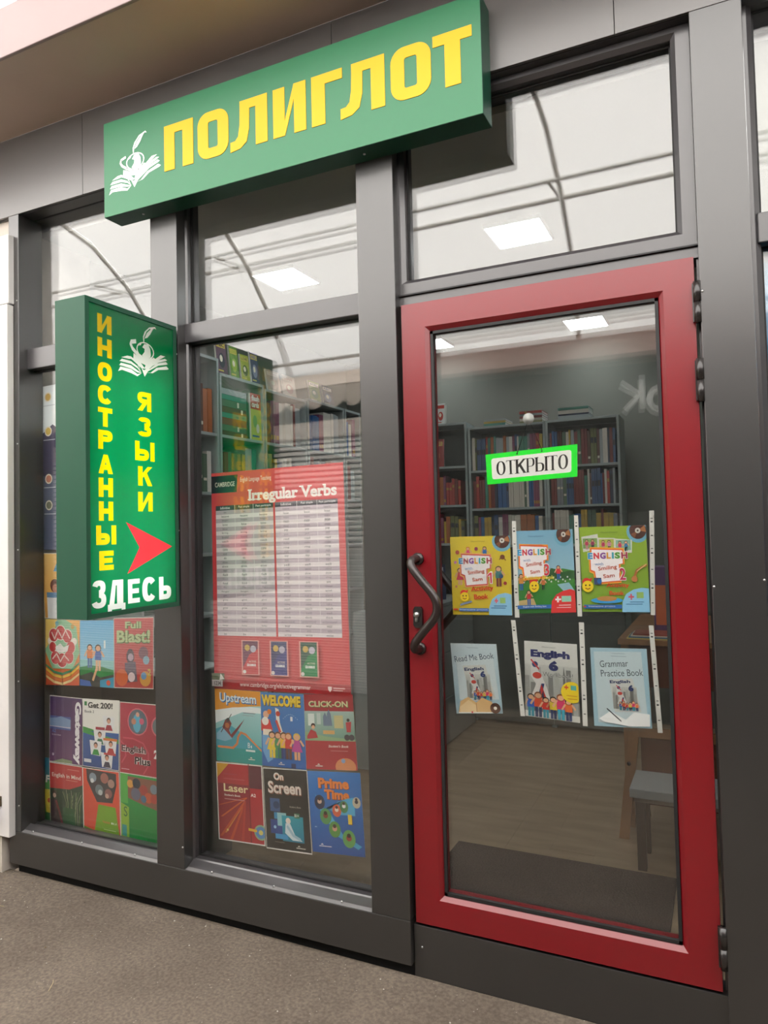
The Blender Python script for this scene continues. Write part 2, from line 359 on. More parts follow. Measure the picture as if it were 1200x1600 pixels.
# ------------------------------------------------------------------ the setting: ground, shop shell
def ground_material():
    m = bpy.data.materials.new('dusty_asphalt'); m.use_nodes = True; nt = m.node_tree; b = nt.nodes['Principled BSDF']; b.inputs['Roughness'].default_value = 0.9
    tc = nt.nodes.new('ShaderNodeTexCoord')
    def noise(sc, det=8): n = nt.nodes.new('ShaderNodeTexNoise'); n.inputs['Scale'].default_value = sc; n.inputs['Detail'].default_value = det; nt.links.new(tc.outputs['Object'], n.inputs['Vector']); return n
    n1 = noise(2.2); n2 = noise(90, 4); v = nt.nodes.new('ShaderNodeTexVoronoi'); v.inputs['Scale'].default_value = 55; nt.links.new(tc.outputs['Object'], v.inputs['Vector'])
    c1 = nt.nodes.new('ShaderNodeValToRGB'); c1.color_ramp.elements[0].position = .32; c1.color_ramp.elements[1].position = .7
    c1.color_ramp.elements[0].color = (.105, .082, .062, 1); c1.color_ramp.elements[1].color = (.165, .134, .105, 1); nt.links.new(n1.outputs['Fac'], c1.inputs[0])
    c2 = nt.nodes.new('ShaderNodeValToRGB'); c2.color_ramp.elements[0].color = (.72, .72, .72, 1); c2.color_ramp.elements[1].color = (1.2, 1.2, 1.18, 1); c2.color_ramp.elements[0].position = .35; c2.color_ramp.elements[1].position = .68
    nt.links.new(n2.outputs['Fac'], c2.inputs[0])
    mx = nt.nodes.new('ShaderNodeMixRGB'); mx.blend_type = 'MULTIPLY'; mx.inputs[0].default_value = 1; nt.links.new(c1.outputs[0], mx.inputs[1]); nt.links.new(c2.outputs[0], mx.inputs[2])
    c3 = nt.nodes.new('ShaderNodeValToRGB'); c3.color_ramp.elements[0].color = (1, 1, 1, 1); c3.color_ramp.elements[1].color = (0, 0, 0, 1); c3.color_ramp.elements[0].position = .03; c3.color_ramp.elements[1].position = .16
    nt.links.new(v.outputs['Distance'], c3.inputs[0])
    n3 = noise(14, 2); gt = nt.nodes.new('ShaderNodeMath'); gt.operation = 'GREATER_THAN'; gt.inputs[1].default_value = .56; nt.links.new(n3.outputs['Fac'], gt.inputs[0])
    ml = nt.nodes.new('ShaderNodeMath'); ml.operation = 'MULTIPLY'; nt.links.new(gt.outputs[0], ml.inputs[0]); nt.links.new(c3.outputs[0], ml.inputs[1])
    m2 = nt.nodes.new('ShaderNodeMixRGB'); m2.inputs[2].default_value = (.34, .31, .27, 1); nt.links.new(ml.outputs[0], m2.inputs[0]); nt.links.new(mx.outputs[0], m2.inputs[1])
    nt.links.new(m2.outputs[0], b.inputs['Base Color'])
    bp = nt.nodes.new('ShaderNodeBump'); bp.inputs['Strength'].default_value = .25; bp.inputs['Distance'].default_value = .006; nt.links.new(n2.outputs['Fac'], bp.inputs['Height']); nt.links.new(bp.outputs[0], b.inputs['Normal'])
    return m
GM = ground_material()
g = MB(); nx, ny = 60, 24
vs = []
for j in range(ny+1):
    for i in range(nx+1):
        x = -14 + 24*i/nx; y = -8 + 8.02*j/ny
        vs.append((x, y, 0.006*math.sin(x*2.3+y*1.7) * (1 if y < -0.3 else 0.3) - 0.004))
g.add(vs, [[j*(nx+1)+i, j*(nx+1)+i+1, (j+1)*(nx+1)+i+1, (j+1)*(nx+1)+i] for j in range(ny) for i in range(nx)], GM, True)
g.box(-14, 10, -8, 0.3, -0.2, -0.15, GM)
structure('ground', g, 'dusty brown asphalt of the covered passage')

FLOOR = mat('laminate_floor', (0.33, 0.25, 0.165), 0.42, noise=0.16, scale=3, stretch=(1, 5, 1))
fl = MB(); fl.box(-3.05, 0.12, 0.13, 3.45, -0.1, 0.03, FLOOR)
floor_o = structure('floor', fl, 'brown laminate floor inside the shop')
n = 0
for i in range(11):                                   # floor boards
    x0 = -1.95 + i*0.195
    for y0 in (-.55 + (i*0.47) % 1.2, .65 + (i*0.47) % 1.2, 1.85 + (i*.47) % 1.2):
        ya, yb = max(y0, .14), min(y0 + 1.197, 3.43)
        if yb - ya < .1: continue
        b_ = MB(); b_.box(x0+.0003, x0+.1947, ya, yb, 0.03, 0.036, FLOOR); b_.build('floor_board', floor_o)
WALLM = mat('shop_wall_paint', (0.235, 0.245, 0.215), 0.8, noise=0.08, scale=1.2)
CEILM = mat('shop_ceiling_paint', (0.62, 0.61, 0.57), 0.8)
sbox('wall_back', -3.1, 0.2, 3.45, 3.55, 0.0, 3.05, WALLM)
sbox('wall_left', -3.15, -3.05, 0.2, 3.55, 0.0, 3.05, WALLM)
sbox('wall_right', 0.12, 0.2, 0.2, 3.55, 0.0, 3.05, WALLM)
sbox('ceiling', -3.15, 0.2, 0.2, 3.55, 3.0, 3.06, CEILM)

# facade members -------------------------------------------------------------
def screw(parent, x, z, y=-0.001, rad=.0035):
    m_ = MB(); m_.disc((x, y, z), rad, .003, STEEL, n=8); part('screw', m_, parent)
lower = MB(); lower.box(-3.012, -1.0165, 0.0, 0.06, 0.035, 0.184, ANTH, bev=.003)
lower_o = structure('wall_front', lower, 'anthracite plinth panel under the shop windows')
pl = MB(); pl.box(-3.0, -1.02, 0.04, 0.12, -0.02, 0.036, BLACK); structure('trim_1', pl, 'black recessed kick strip below the plinth panel')
th = MB(); th.box(-1.0145, 0.3, 0.022, 0.10, -0.02, 0.166, ANTH, bev=.002); sill = structure('trim_2', th, 'anthracite threshold panel under the red door')
screw(sill, -.985, .095, .0215); screw(sill, -.125, .045, .0215)
posts = [('trim_3', -3.002, -2.934, .184, 3.03), ('trim_4', -2.133, -1.992, .1845, 3.03), ('trim_5', -1.163, -1.0165, .1845, 3.03), ('trim_6', -.043, .097, .0, 3.03)]
PO = {}
for nme, x0, x1, z0, z1 in posts:
    m_ = MB(); m_.box(x0, x1, 0.0, 0.13, z0, z1, ANTH, bev=.0025); PO[nme] = structure(nme, m_, 'anthracite cladding post of the shopfront')
for z in (.30, .86, 1.46, 1.95, 2.62): screw(PO['trim_3'], -2.945, z)
for z in (.27, 1.53, 2.25): screw(PO['trim_4'], -1.999, z)
screw(PO['trim_6'], -.036, 2.19); screw(PO['trim_6'], -.037, 1.33); screw(PO['trim_6'], .092, 1.35)
# fascia panels
k = 7
for x0, x1 in [(-3.8, -2.52), (-2.518, -1.25), (-1.248, -.2545), (-.2525, 1.2)]:
    m_ = MB(); m_.box(x0, x1, 0.0, .012, 3.03, 3.40, FASCIA, bev=.001); structure('trim_%d' % k, m_, 'grey fascia panel above the windows'); k += 1
m_ = MB(); m_.box(-3.8, 1.2, 0.012, .2, 3.03, 3.42, BLACK); structure('trim_%d' % k, m_); k += 1
m_ = MB(); m_.box(-3.1, .3, .015, .2, 3.028, 3.05, ANTH_FR); structure('trim_%d' % k, m_, 'dark head trim over the windows'); k += 1

# windows: frame members are mitred profiles around recessed double panes
def frame_profile(mb, x0, x1, z0, z1, w, y0, y1, m, ch=.014):
    "four mitred members with a chamfered inner edge; outer rectangle x0..x1, z0..z1"
    for side in range(4):
        if side == 0: A = ((x0, z0), (x0, z1), (x0+w, z1-w), (x0+w, z0+w))
        elif side == 1: A = ((x1, z1), (x1, z0), (x1-w, z0+w), (x1-w, z1-w))
        elif side == 2: A = ((x0, z1), (x1, z1), (x1-w, z1-w), (x0+w, z1-w))
        else: A = ((x1, z0), (x0, z0), (x0+w, z0+w), (x1-w, z0+w))
        (ax, az), (bx, bz), (cx, cz), (dx, dz) = A
        t = 1 - ch/w
        def mid(p, q): return (p[0]+(q[0]-p[0])*t, p[1]+(q[1]-p[1])*t)
        e = mid((ax, az), (dx, dz)); g_ = mid((bx, bz), (cx, cz))
        v = [(ax, y0, az), (bx, y0, bz), (g_[0], y0, g_[1]), (e[0], y0, e[1]), (cx, y0+ch*.9, cz), (dx, y0+ch*.9, dz), (cx, y1, cz), (dx, y1, dz), (ax, y1, az), (bx, y1, bz)]
        mb.add(v, [(0, 1, 2, 3), (3, 2, 4, 5), (5, 4, 6, 7), (7, 6, 9, 8), (8, 9, 1, 0), (0, 3, 5, 7, 8), (1, 9, 6, 4, 2)], m)
def one_member(x0, x1, z0, z1, w, y0, y1, m, side, ch=.014):
    mb = MB(); full = MB(); frame_profile(full, x0, x1, z0, z1, w, y0, y1, m, ch)
    vs = full.v[side*10:side*10+10]; mb.add(vs, [(0, 1, 2, 3), (3, 2, 4, 5), (5, 4, 6, 7), (7, 6, 9, 8), (8, 9, 1, 0), (0, 3, 5, 7, 8), (1, 9, 6, 4, 2)], m); return mb
def panes(parent, x0, x1, z0, z1, ya, yb, tilt):
    for y_, t in ((ya, 0), (yb, tilt)):
        m_ = MB(); v = []
        for dy in (0, .004):
            for (x, z) in ((x0, z0), (x1, z0), (x1, z1), (x0, z1)):
                v.append((x, y_ + dy + t*((x-(x0+x1)/2)*.6 + (z-(z0+z1)/2)), z))
        m_.add(v, [(0, 1, 2, 3), (7, 6, 5, 4), (0, 4, 5, 1), (1, 5, 6, 2), (2, 6, 7, 3), (3, 7, 4, 0)], PANE); part('glass_pane', m_, parent)
def window(idx, x0, x1, z0, z1, fw, y=.045, pane=(.09, .112), bar=None, label=None, tilt=.004):
    w_ = empty('window_%d' % idx, (x0, y, z0)); tag(w_, label, None, None, 'structure')
    zs = [(z0, z1)] if not bar else [(z0, bar[0]), (bar[1], z1)]
    for s_ in range(4): part('frame_member', one_member(x0, x1, z0, z1, fw, y, .13, ANTH_FR, s_), w_)
    if bar:
        m_ = MB(); m_.box(x0+fw*.8, x1-fw*.8, y, .13, bar[0], bar[1], ANTH_FR, bev=.004); part('transom_bar', m_, w_)
    for i, (a, b) in enumerate(zs):
        aa = a + (fw if a == z0 else 0); bb = b - (fw if b == z1 else 0)
        gk = MB(); gx0, gx1 = x0+fw, x1-fw; t = .006
        for bx in ((gx0, gx0+t, aa, bb), (gx1-t, gx1, aa, bb), (gx0, gx1, aa, aa+t), (gx0, gx1, bb-t, bb)): gk.box(bx[0], bx[1], .082, .09, bx[2], bx[3], BLACK)
        part('gasket', gk, w_)
        panes(w_, gx0-.005, gx1+.005, aa-.005, bb+.005, pane[0], pane[1], tilt*(1 if i else -.6))
    return w_
w1 = window(1, -3.03, -2.10, .155, 3.03+.04, .038, bar=(2.303, 2.402), label='tall left window with a transom light, covers taped inside')
w2 = window(2, -2.035, -1.14, .158, 3.03+.04, .05, bar=(2.303, 2.385), label='middle window with a transom light and the red verb chart')
w3 = window(3, -1.05, -.045, 2.345, 3.03+.02, .054, label='transom window over the red door', tilt=.003)
w4 = window(4, .08, 1.3, .155, 3.07, .043, bar=(2.318, 2.408), label='window of the next shop at the edge')
for w_, xa, xb in ((w1, -3.0, -2.135), (w2, -1.99, -1.165)):        # sill strips
    m_ = MB(); m_.prism([(.002, .184), (.048, .197), (.048, .186), (.002, .1845)], xa, xb, ALU, axis='x'); m_.prism([(.018, .1895), (.05, .205), (.05, .19)], xa, xb, ANTH_FR, axis='x'); part('sill_strip', m_, w_)
    for q in range(3): screw(w_, xa + (xb-xa)*(.15+.35*q), .191, .012, .004)
dh = MB(); dh.box(-1.03, -.03, .04, .13, 2.305, 2.352, ANTH_FR); dh.box(-1.03, -.03, .03, .13, 2.338, 2.343, BLACK); dh.box(-1.03, -1.012, .05, .13, .16, 2.31, ANTH_FR); dh.box(-.05, -.03, .05, .13, .16, 2.31, ANTH_FR)
structure('trim_%d' % k, dh, 'anthracite frame round the red door'); k += 1

# awning over the shop
aw = empty('awning', (-3, -.41, 3.4)); tag(aw, 'long brown-grey awning box over the green sign with pale pink lip', 'awning')
m_ = MB(); m_.box(-7.5, 3.5, -.40, 0.0, 3.40, 3.42, SOFFIT); part('soffit', m_, aw)
m_ = MB(); m_.box(-7.5, 3.5, -.415, -.40, 3.398, 3.60, LIP, bev=.003); part('lip', m_, aw)

# ------------------------------------------------------------------ the red door
door = empty('door_1', (-1.003, .02, .18)); tag(door, 'red framed glass shop door', None, None, 'structure')
for s_ in range(4): part('door_rail', one_member(-1.004, -.057, .176, 2.302, .103, .02, .085, RED, s_, ch=.016), door)
m_ = MB(); t = .01
for bx in ((-.901, -.901+t, .279, 2.199), (-.16-t, -.16, .279, 2.199), (-.901, -.16, .279, .279+t), (-.901, -.16, 2.199-t, 2.199)): m_.box(bx[0], bx[1], .03, .042, bx[2], bx[3], BLACK)
part('gasket', m_, door)
panes(door, -.906, -.155, .275, 2.204, .044, .062, .0035)
def bow(ys, y0):
    pts = []; zc = (1.412+1.105)/2
    P0 = [(0, 0, .1535), (-.006, .045, .150), (.0, .060, .128), (.035, .066, .085), (.078, .068, .035), (.090, .068, -.005), (.080, .068, -.040), (.040, .066, -.085), (.004, .060, -.128), (-.002, .045, -.150), (0.002, 0, -.1535)]
    # Catmull-Rom
    for i in range(len(P0)-1):
        p = [Vector(P0[max(0, min(len(P0)-1, i+k_))]) for k_ in (-1, 0, 1, 2)]
        for j in range(5):
            t_ = j/5; pts.append(.5*((2*p[1]) + (-p[0]+p[2])*t_ + (2*p[0]-5*p[1]+4*p[2]-p[3])*t_**2 + (-p[0]+3*p[1]-3*p[2]+p[3])*t_**3))
    pts.append(Vector(P0[-1]))
    mb = MB(); mb.tube([(-.962+p.x, y0+ys*p.y, zc+p.z) for p in pts], .0145, BRONZE, 14)
    for zz in (.1535, -.1535): mb.disc((-.962, y0+ys*.006, zc+zz), .021, .012, BRONZE, n=18)
    return mb
tag(part('handle', bow(-1, .02), door), 'dark bronze bow handle, outer side'); part('handle', bow(1, .085), door)
lk = MB(); lk.prism([(-.982, 1.185), (-.976, 1.176), (-.955, 1.176), (-.949, 1.185), (-.949, 1.239), (-.955, 1.248), (-.976, 1.248), (-.982, 1.239)], .008, .0205, BLKMET); lock = part('lock_plate', lk, door)
m_ = MB(); m_.disc((-.968, .006, 1.221), .0095, .012, STEEL, n=16); m_.box(-.973, -.963, .001, .012, 1.196, 1.220, STEEL, bev=.003); part('lock_cylinder', m_, lock)
for z0, z1, n_ in ((2.10, 2.222, 0), (1.868, 1.994, 0), (.248, .366, 0)):
    zc = (z0+z1)/2; m_ = MB(); m_.tube([(-.050, .004, z0), (-.050, .004, zc-.001)], .0105, BLKMET, 12); m_.tube([(-.050, .004, zc+.001), (-.050, .004, z1)], .0115, BLKMET, 12)
    m_.box(-.064, -.052, .004, .024, z0+.004, z1-.004, BLKMET); part('hinge', m_, door)

# ------------------------------------------------------------------ top sign
sg = empty('shop_sign', (-2.29, 0, 2.84)); tag(sg, 'long green box sign with big yellow lettering and white emblem, above the windows', 'sign')
m_ = MB(); m_.box(-2.290, -.650, -.095, 0.0, 2.838, 3.238, GREEN_EDGE, bev=.002); part('casing', m_, sg)
m_ = MB(); m_.box(-2.2885, -.6515, -.0965, -.0945, 2.8395, 3.2365, GREEN); part('face_panel', m_, sg)
def arc(cx, cy, rx, ry, a0, a1, n=8): return [(cx+rx*math.cos(math.radians(a0+(a1-a0)*k_/n)), cy+ry*math.sin(math.radians(a0+(a1-a0)*k_/n))) for k_ in range(n+1)]
def poly_letter(x, w, polys):
    "polys: list of convex/quad strips in letter units (0..w, 0..h)"
    mb = MB()
    for p in polys: mb.prism([(x+a, 2.957+b) for a, b in p], -.0985, -.0964, YEL)
    part('letter', mb, sg)
Hh = .182
def ring(w, st):
    out = []; R = .05; n_ = 8
    def loop(i):
        pts = []
        for cx, cy, a0 in ((w-R, Hh-R, 0), (R, Hh-R, 90), (R, R, 180), (w-R, R, 270)):
            rr = R-i if i < R-.008 else .008
            ox, oy = (w-i-rr if cx > w/2 else i+rr), (Hh-i*.78-rr if cy > Hh/2 else i*.78+rr)
            pts += arc(ox, oy, rr, rr, a0, a0+90, n_)
        return pts
    a = loop(0); b = loop(st)
    return [[a[i], a[(i+1) % len(a)], b[(i+1) % len(b)], b[i]] for i in range(len(a))]
Rc = lambda a, b, c, d: [(a, b), (c, b), (c, d), (a, d)]
def el(w):
    q = [Rc(w-.052, 0, w, Hh), Rc(.045, Hh-.035, w-.052, Hh)]
    outer = [(0.045, Hh-.035), (.043, .09), (.036, .05), (.022, .036), (0, .034)]; inner = [(.088, Hh-.035), (.086, .07), (.074, .022), (.045, .002), (0, -.004)]
    for i in range(4): q.append([outer[i], outer[i+1], inner[i+1], inner[i]])
    return q
poly_letter(-1.963, .145, [Rc(0, 0, .052, Hh), Rc(.093, 0, .145, Hh), Rc(.052, Hh-.035, .093, Hh)])
poly_letter(-1.795, .146, ring(.146, .05))
poly_letter(-1.640, .165, el(.168))
poly_letter(-1.446, .14, [Rc(0, 0, .05, Hh), Rc(.09, 0, .14, Hh), [(.05, .0), (.05, .055), (.09, Hh), (.09, Hh-.055)]])
poly_letter(-1.282, .125, [Rc(0, 0, .055, Hh), Rc(.055, Hh-.037, .125, Hh)])
poly_letter(-1.165, .172, el(.172))
poly_letter(-.970, .146, ring(.146, .05))
poly_letter(-.816, .135, [Rc(.041, 0, .095, Hh-.037), Rc(0, Hh-.037, .135, Hh)])
pr = Print(.75); pr.L = []
emblem(pr, 0, 0, 1, 1, bgc='#256f4e')
class Dec(Print): pass
def decal(pr, name, corners, y, m, parent, axis='y', sgn=-1, step=.00008):
    "artwork without a paper base"
    (tl, tr, br, bl) = corners; V = []; F = []; C = []
    for i, (vs, fs, c, c2) in enumerate(pr.L):
        k_ = len(V)
        for a, b in vs:
            X = (tl[0]*(1-a)+tr[0]*a)*(1-b) + (bl[0]*(1-a)+br[0]*a)*b; Z = (tl[1]*(1-a)+tr[1]*a)*(1-b) + (bl[1]*(1-a)+br[1]*a)*b; d = sgn*(i+1)*step
            V.append((X, y+d, Z) if axis == 'y' else (y+d, X, Z))
        for q in fs:
            F.append([a+k_ for a in q]); C.extend((*c, 1)*len(q))
    me = bpy.data.meshes.new(name); me.from_pydata(V, [], F); ca = me.color_attributes.new('Col', 'FLOAT_COLOR', 'CORNER'); ca.data.foreach_set('color', C); me.materials.append(m); me.update()
    o = bpy.data.objects.new(name, me); COL.objects.link(o); o.parent = parent; off = Vector((0, 0, 0)); p = parent
    while p: off += p.location; p = p.parent
    o.location = -off; return o
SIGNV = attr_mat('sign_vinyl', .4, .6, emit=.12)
decal(pr, 'emblem', ((-2.262, 3.150), (-1.982, 3.150), (-1.982, 2.927), (-2.262, 2.927)), -.0966, SIGNV, sg)
for x in (-2.12, -1.1): m_ = MB(); m_.disc((x, -.05, 2.8375), .005, .003, STEEL, axis='z', n=8); part('screw', m_, sg)

# ------------------------------------------------------------------ projecting lightbox sign
XR, XL = -1.980, -2.126; Y0, Y1, Z0, Z1 = -.486, -.022, 1.230, 2.355
ps = empty('projecting_sign', (-2.05, -.02, 1.23)); tag(ps, 'green lit box sign sticking out from the front, yellow vertical lettering and red arrow', 'sign')
m_ = MB(); t = .004
m_.box(XL, XR, Y0, Y0+t, Z0, Z1, GREEN_CASE, bev=.001); m_.box(XL, XR, Y1-t, Y1, Z0, Z1, GREEN_CASE); m_.box(XL, XR, Y0+t, Y1-t, Z0, Z0+t, GREEN_CASE); m_.box(XL, XR, Y0+t, Y1-t, Z1-t, Z1, GREEN_CASE)
for xa, xb in ((XR-.003, XR), (XL, XL+.003)):
    rim = .018
    m_.box(xa, xb, Y0+t, Y0+rim, Z0+t, Z1-t, GREEN_CASE); m_.box(xa, xb, Y1-rim, Y1-t, Z0+t, Z1-t, GREEN_CASE); m_.box(xa, xb, Y0+rim, Y1-rim, Z0+t, Z0+rim, GREEN_CASE); m_.box(xa, xb, Y0+rim, Y1-rim, Z1-rim, Z1-t, GREEN_CASE)
part('casing', m_, ps)
m_ = MB(); 
for z in (1.45, 2.15): m_ = MB(); m_.box(-2.09, -2.02, Y1, -.0, z-.02, z+.02, BLKMET); part('bracket', m_, ps)
TUBE = mat('lit_tube', (1.0, 0.98, 0.93), emit=TUBE_STRENGTH)
for yy in (-.38, -.245, -.12):
    m_ = MB(); m_.tube([(-2.053, yy, 1.27), (-2.053, yy, 2.14)], .013, TUBE, 8); part('light_tube', m_, ps)
lit = Print((Z1-Z0)/(Y1-Y0)); W_ = Y1-Y0; H_ = Z1-Z0
def lt(ch, ya, yb, za, zb, c, bold=.33): (lit.G(ch, (ya-Y0)/W_, (Z1-za)/H_, (yb-ya)/W_, (za-zb)/H_, c, bold, bold*.82))
YC = (1.0, .66, .0); WC = (.95, .97, .96)
for ch, z in zip('ИНОСТРАННЫЕ', (2.308, 2.223, 2.136, 2.054, 1.973, 1.892, 1.805, 1.722, 1.638, 1.553, 1.463)):
    w = .092 if ch == 'Ы' else .066; lt(ch, -.394-w/2, -.394+w/2, z, z-.068, YC, .24 if ch == 'Ы' else .33)
for ch, z, w in (('Я', 2.060, .072), ('З', 1.963, .068), ('Ы', 1.870, .102), ('К', 1.775, .074), ('И', 1.678, .076)): lt(ch, -.200-w/2, -.200+w/2, z, z-.073, YC, .22 if ch == 'Ы' else .31)
for ch, a, b, z0_, z1_ in (('З', -.460, -.397, 1.361, 1.264), ('Д', -.390, -.307, 1.357, 1.245), ('Е', -.294, -.235, 1.354, 1.266), ('С', -.222, -.150, 1.356, 1.264), ('Ь', -.133, -.066, 1.352, 1.264)): lt(ch, a, b, z0_, z1_ + (.008 if ch == 'Д' else 0), WC, .36 if ch != 'Д' else .28)
lit.P([((y-Y0)/W_, (Z1-z)/H_) for y, z in ((-.301, 1.565), (-.057, 1.468), (-.296, 1.375), (-.234, 1.470))], (.85, .035, .05))
em = Print(); em.L = []; emblem(em, (-.331-Y0)/W_, (Z1-2.326)/H_, .267/W_, .21/H_, c=WC, bgc=(.0, .235, .075))
lit.L += em.L
def planar_face(pr, rim, base):
    "resolve overlapping layers into one flat, non-overlapping sheet"
    V = [(rim, rim*.45), (1-rim, rim*.45), (1-rim, 1-rim*.45), (rim, 1-rim*.45)]; F = [[0, 1, 2, 3]]; C = [base]
    for vs, fs, c, c2 in pr.L:
        for q in fs:
            k_ = len(V); pts = [vs[i] for i in q]
            ar = sum(pts[i][0]*pts[(i+1) % len(pts)][1]-pts[(i+1) % len(pts)][0]*pts[i][1] for i in range(len(pts)))
            if abs(ar) < 1e-9: continue
            if ar < 0: pts = pts[::-1]
            V += pts; F.append(list(range(k_, k_+len(pts)))); C.append(c)
    ov, oe, of, _, _, orf = delaunay_2d_cdt([Vector(v) for v in V], [], F, 0, 1e-6)
    res = []
    for q, src in zip(of, orf):
        if not src: continue
        res.append((list(q), C[max(src)]))
    return [tuple(v) for v in ov], res
ov, rs = planar_face(lit, .03, (.0, .235, .075))
def sheet(name, x, flip):
    V = [(x, (Y0 + a*W_) if not flip else (Y1 - a*W_), Z1 - b*H_) for a, b in ov]; C = []
    for q, c in rs: C.extend((*c, 1)*len(q))
    me = bpy.data.meshes.new(name); me.from_pydata(V, [], [q for q, c in rs]); ca = me.color_attributes.new('Col', 'FLOAT_COLOR', 'CORNER'); ca.data.foreach_set('color', C); me.materials.append(FACE); me.update()
    o = bpy.data.objects.new(name, me); COL.objects.link(o); o.parent = ps; o.location = -ps.location; return o
sheet('lit_face', XR-.004, False); sheet('lit_face', XL+.004, True)

# ------------------------------------------------------------------ canopy over the passage
CY = [(-.36, 3.56), (-.6, 3.85), (-.95, 4.10), (-1.4, 4.27), (-1.9, 4.30), (-2.35, 4.20), (-2.8, 3.93), (-3.15, 3.57), (-3.42, 3.15), (-3.52, 2.95)]
cn = empty('roof_canopy', (-2, -2, 3)); tag(cn, 'white translucent barrel canopy over the passage', None, None, 'structure')
RIBM = mat('galvanised_tube', (.75, .72, .68), .5)
edges_x = [-13.6 + 1.4*i for i in range(15)]
edges_x = [x + .0 for x in edges_x]
for i in range(len(edges_x)-1):
    xa, xb = edges_x[i], edges_x[i+1]; m_ = MB(); v = []; N = 8
    for (y, z) in CY:
        for j in range(N+1):
            t = j/N; sag = .035*math.sin(PI*t) + .01*math.sin(PI*t*5+y*3)
            v.append((xa+(xb-xa)*t, y, z + .03 - sag))
    m_.add(v, [[a*(N+1)+j, a*(N+1)+j+1, (a+1)*(N+1)+j+1, (a+1)*(N+1)+j] for a in range(len(CY)-1) for j in range(N)], SHEET, True); part('canopy_sheet', m_, cn)
for x in edges_x:
    m_ = MB(); m_.tube([(x, y, z) for y, z in CY], .019, RIBM, 8)
    part('rib', m_, cn)
for y, z in (CY[6], CY[8]):
    m_ = MB(); m_.tube([(-14, y, z-.03), (6.5, y, z-.03)], .018, RIBM, 8); part('purlin', m_, cn)
m_ = MB(); m_.tube([(-14, -2.35, 3.83), (6.5, -2.35, 3.83)], .014, RIBM, 8); part('tie_rail', m_, cn)
for i, x in enumerate(edges_x[:-1]):
    m_ = MB(); m_.tube([(x, -2.8, 3.88), (x, -2.35, 3.83)], .012, RIBM, 6);  part('brace', m_, cn)

# ------------------------------------------------------------------ opposite side of the passage (seen only in the glass)
OPW = mat('opposite_wall', (.05, .052, .047), .55); AWN2 = mat('opposite_awning', (.52, .33, .29), .6); CREAM = mat('cream_fabric', (.82, .70, .61), .8)
SLATM = mat('shutter_slat', (.86, .83, .78), .45)
sbox('wall_opposite', -13, 7, -4.2, -3.55, -.1, 3.05, OPW)
sbox('light_blocker_left', -14.1, -13.9, -4.2, .3, -.1, 4.6, OPW); sbox('light_blocker_right', 6.3, 6.5, -4.2, .3, -.1, 4.6, OPW)  # unseen, added at both passage ends to keep sky light off the shopfront
sbox('wall_far_shops', -13.9, -3.9, -.02, .3, -.1, 3.4, OPW); sbox('wall_near_shops', 1.25, 6.3, -.02, .3, -.1, 3.4, OPW)
oa = empty('awning', (1, -3.4, 2.8)); tag(oa, 'reddish brown awning box on the far side of the passage, mirrored in the door glass', 'awning')
m_ = MB(); m_.box(-2.75, 5.5, -3.54, -3.28, 2.79, 2.98, AWN2, bev=.004); part('awning_box', m_, oa)
sh = empty('roller_shutter', (-5, -3.4, 0)); tag(sh, 'white slatted roller shutter mirrored in the left windows', 'shutter')
m_ = MB(); m_.box(-8.0, -2.75, -3.52, -3.36, 2.37, 2.53, CREAM, bev=.01); part('shutter_box', m_, sh)
for i in range(46):
    z = .03 + i*.051; m_ = MB(); m_.prism([(-3.41, z+.004), (-3.38, z+.004), (-3.395, z+.040), (-3.41, z+.040)], -7.9, -2.85, SLATM, axis='x'); part('slat', m_, sh)
for xx in (-7.95, -5.35, -2.85): m_ = MB(); m_.box(xx-.03, xx+.03, -3.42, -3.33, 0, 2.38, CREAM); part('guide_rail', m_, sh)
va = empty('awning', (-5, -3.3, 2.7)); tag(va, 'cream awning with a scalloped edge above the roller shutter', 'awning')
m_ = MB(); m_.add([(-8.2, -3.50, 3.0), (-2.9, -3.50, 3.0), (-2.9, -3.28, 2.83), (-8.2, -3.28, 2.83)], [(0, 1, 2, 3)], CREAM); m_.add([(-8.2, -3.50, 3.01), (-2.9, -3.50, 3.01), (-2.9, -3.28, 2.84), (-8.2, -3.28, 2.84)], [(0, 1, 2, 3)], CREAM); part('awning_cloth', m_, va)
nS = 26; wS = 5.3/nS; v = []; fq = []
SC = [mat('valance_cream', (.78, .68, .6), .8), mat('valance_green', (.25, .35, .08), .8)]
for i in range(nS):
    m_ = MB(); xa = -8.2 + i*wS; pts = [(xa, 2.835), (xa+wS, 2.835)] + [(xa + wS - wS*t/6, 2.70 - .07*math.sin(PI*t/6)) for t in range(7)]
    m_.prism(pts, -3.284, -3.279, SC[0]); part('scallop', m_, va)
osn = empty('shop_lettering', (-.6, -3.3, 2.4)); tag(osn, 'white rounded lettering on the far shopfront, mirrored in the door glass', 'sign')
OW = mat('letter_white', (.75, .75, .73), .5, emit=.35)
def strk(pts): m_ = MB(); m_.tube([(a, -3.535, b) for a, b in pts], .026, OW, 10); part('letter', m_, osn)
m_ = MB(); m_.tube([(-.545, -3.535, 2.66), (-.545, -3.535, 2.40)], .024, OW, 10); m_.tube([(-.70, -3.535, 2.62), (-.565, -3.535, 2.52), (-.68, -3.535, 2.40)], .024, OW, 10); part('letter', m_, osn)
m_ = MB(); m_.tube([(-.42+.075*math.cos(2*PI*t/14), -3.535, 2.47+.085*math.sin(2*PI*t/14)) for t in range(15)], .024, OW, 10); part('letter', m_, osn)

